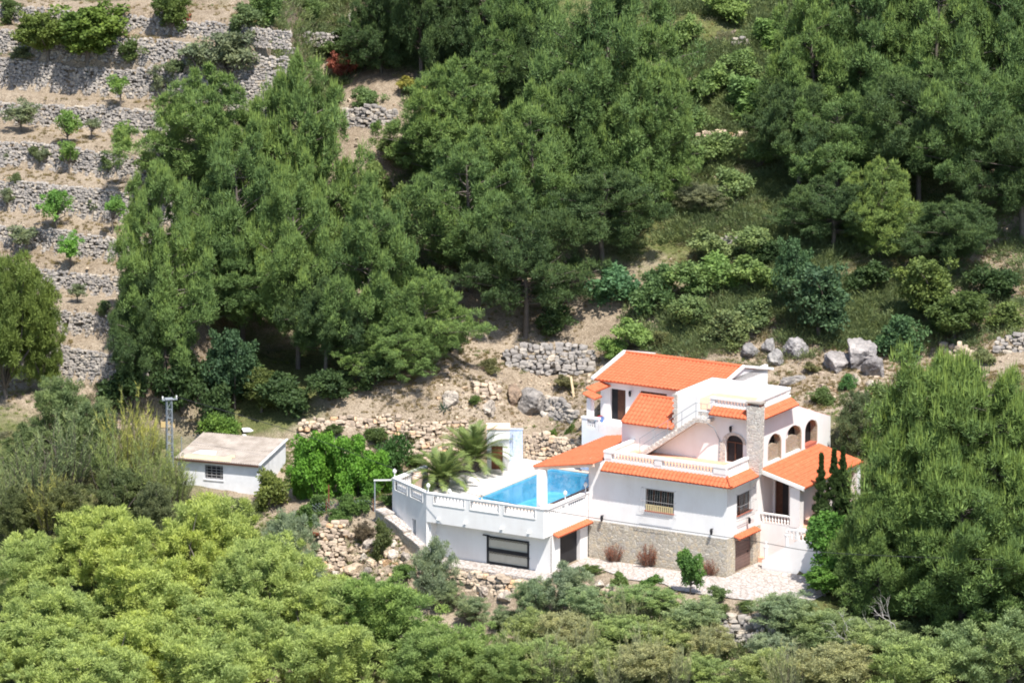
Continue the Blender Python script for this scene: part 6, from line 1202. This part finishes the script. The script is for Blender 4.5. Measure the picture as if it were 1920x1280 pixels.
q = gp_[1]; o = G().tube([(0, 0, -0.2), (0, 0, 1.75)], 0.05, 6).build("rusty_post", M['rust_wood']); o.location = q + Vector((0.15, 0.1, 0)); tag(o, "tall rusty post standing in front of the citrus trees", "post")
# gate post and lintel beside the angled wall
p = at_y(703, 962, 8.8); q = at_y(735, 900, 8.4); zt = at_y(703, 900, 8.8)[2]; zg = gz(p[0], p[1]); gt = empty("garden_gate_frame", (p[0], p[1], zg), 0, "pale metal gate frame joining the angled terrace wall", "gate")
G().tube([(0, 0, -0.2), (0, 0, zt - zg)], 0.045, 6).build("post", M['greyiron'], gt); G().bar((-0.05, 0, zt - zg), (q[0] - p[0], q[1] - p[1], zt - zg + 0.12), 0.08).build("lintel", M['white'], gt)
o = G().bar((0, 0, 0.12), (1.4, -0.5, 0.05), 0.16, 0.16).build("timber_beam", M['rust_wood']); qq = at_y(556, 950, 8.9); o.location = (qq[0], qq[1], gz(qq[0], qq[1]) + 0.05); tag(o, "red-brown timber lying at the left end of the garden fence", "timber")
# dead pale branches in the right foreground
def dead(px, base, Y, h, seed, label):
    p = at_y(px, base, Y); z = gz(p[0], p[1]); e = G(); r = np.random.default_rng(seed)
    def grow(a, d, ln, rad, dep):
        pts = [a]; 
        for k in range(4):
            d = (d + Vector(r.normal(0, 0.22, 3))).normalized(); pts.append(pts[-1] + d * ln / 4)
        e.tube(pts, [rad, rad * 0.88, rad * 0.76, rad * 0.64, rad * 0.5], 5, cap=False)
        if dep > 0:
            for k in range(3):
                i = int(r.integers(2, 5)); grow(pts[i], (d + Vector((r.normal(0, 0.8), r.normal(0, 0.4), r.uniform(-0.1, 0.6)))).normalized(), ln * r.uniform(0.45, 0.7), rad * 0.5, dep - 1)
    grow(Vector((0, 0, -0.1)), Vector((r.normal(0, 0.25), 0, 1)).normalized(), h, 0.05, 3)
    o = e.build("dead_tree", M['deadwood'], None, True); o.location = (p[0], p[1], z); tag(o, label, "dead tree", "bleached dead trees")
dead(1700, 1275, -10.5, 3.0, 3, "bleached dead tree with forked twigs below the front right pine"); dead(1640, 1260, -10, 2.6, 8, "smaller bleached dead tree left of the forked one"); dead(1860, 1290, -11, 2.2, 5, "pale dead branches in the bottom right")
# lemons
lm = G(); q = at_y(1058, 830, 15.0); 
for k in range(16): lm.lathe([(0.0, -0.05), (0.045, 0), (0.0, 0.05)], (RNG.normal(0, 0.45), RNG.normal(-0.6, 0.15), RNG.normal(0, 0.35)), 6)
# agave
p = pick(832, 772); ag = []; 
for k in range(26):
    a = k * 2.4; el = 0.25 + 1.1 * (k / 26); d = np.array([math.cos(a) * math.cos(el), math.sin(a) * math.cos(el), math.sin(el)]); s_ = np.array([-math.sin(a), math.cos(a), 0]) * 0.07; ag.append([-s_ * 0.6, d * 0.35 - s_, d * 0.75, d * 0.35 + s_])
ag = np.array(ag).reshape(-1, 3); o = link_mesh("agave", np_mesh("agave", ag, np.arange(len(ag)).reshape(-1, 4), M['leaf'], np.full(len(ag), 0.5))); o.location = p; o.scale = (1, 1, 1); o.color = (0.10, 0.18, 0.13, 1); tag(o, "blue-green agave on the bank above the dry-stone wall", "agave")
# ---------------------------------------------------------------- ground cover nobody could count
def cover(name, label, cat, n, regions, hmin, hmax, blades, wd, col, seed, spread=0.5, dens=None, avoid=0.25, lf=(0.35, 0.8)):
    r = np.random.default_rng(seed); P0 = []
    for (x0, x1, y0, y1, wgt) in regions:
        m_ = int(n * wgt); x = r.uniform(x0, x1, m_); y = r.uniform(y0, y1, m_); k = vnoise(x + seed * 13, y, 4) + 0.5 * vnoise(x, y + seed * 7, 1.6) > (-0.02 if dens is None else dens)
        k &= pad_dist(x, y) > avoid; k &= ((x + 23) / 2.6) ** 2 + ((y - 48) / 8) ** 2 > 1; x, y = x[k], y[k]; P0.append(np.stack([x, y, ground(x, y)], 1))
    P0 = np.concatenate(P0); N = len(P0); c = np.repeat(P0, blades, 0); h = np.repeat(r.uniform(hmin, hmax, N), blades)[:, None]; m_ = N * blades
    az = r.uniform(0, 6.28, m_); q = np.sqrt(r.random(m_)); off = np.stack([np.cos(az) * q, np.sin(az) * q, np.zeros(m_)], 1) * h * spread
    up = (0.3 + 0.7 * r.random((m_, 1))) * np.array([0, 0, 1.0]); base = c + off * 0.7 + up * h * r.random((m_, 1)) * 0.55 * (spread > 0.55); ax = unit(off / np.maximum(h, 1e-6) * 0.9 + np.array([0, 0, 0.8]) + r.normal(0, 0.3, (m_, 3)))
    sd = unit(np.cross(ax, r.normal(size=ax.shape))); l = h * r.uniform(*lf, (m_, 1)); w = wd * r.uniform(0.7, 1.3, (m_, 1)); t = np.repeat(0.15 + 0.6 * r.random(N), blades) + 0.2 * r.random(m_)
    V = np.stack([base - sd * w / 2, base + sd * w / 2, base + ax * l], 1).reshape(-1, 3); o = link_mesh(name, np_mesh(name, V, np.arange(3 * m_).reshape(-1, 3), M['leaf'], np.repeat(np.clip(t, 0, 1), 3))); o.color = (*col, 1); tag(o, label, cat, kind="stuff"); return o
cover("dry_grass", "dry straw-coloured grass tufts over the bare banks", "grass", 9000, [(-22, 24, 16, 27, 0.45), (-25, 30, 14, 34, 0.45), (-60, -30, 22, 68, 0.6), (-5, 20, 30, 66, 0.12), (-30, -14, 34, 66, 0.1), (-12, 12, -16, -4, 0.12)], 0.12, 0.38, 26, 0.03, (0.27, 0.215, 0.115), 2, 0.5, -0.12)
cover("green_grass", "short green grass and herbs on the slopes", "grass", 9000, [(-34, -21, 4, 19, 0.40), (-14, 9, -9, -1, 0.2), (-58, -26, 50, 72, 0.16), (-16, 9, 12, 27, 0.08), (-5, 30, 23, 66, 0.4), (-30, -10, 26, 66, 0.12), (-40, -18, 2, 19, 0.16), (-24, 14, -18, -2, 0.28), (-60, -34, 8, 24, 0.1)], 0.12, 0.42, 26, 0.035, (0.19, 0.24, 0.08), 5, 0.55)
cover("scrub", "low grey-green maquis scrub covering the hillside", "scrub", 13000, [(-3, 13, 24, 68, 0.4), (-6, 30, 23, 68, 0.26), (-30, -12, 34, 68, 0.2), (-58, -27, 53, 72, 0.16), (-20, 12, -18, -6, 0.08)], 0.5, 1.5, 110, 0.07, (0.175, 0.225, 0.105), 8, 0.95, -0.08, 0.8, (0.12, 0.30))
cover("scrub", "low dry olive-brown scrub between the green shrubs", "scrub", 4200, [(-3, 14, 22, 68, 0.35), (-6, 30, 21, 68, 0.27), (-30, -12, 30, 68, 0.2), (-60, -34, 10, 24, 0.18)], 0.4, 0.85, 110, 0.055, (0.24, 0.235, 0.15), 9, 0.95, 0.0, 0.8, (0.12, 0.30))
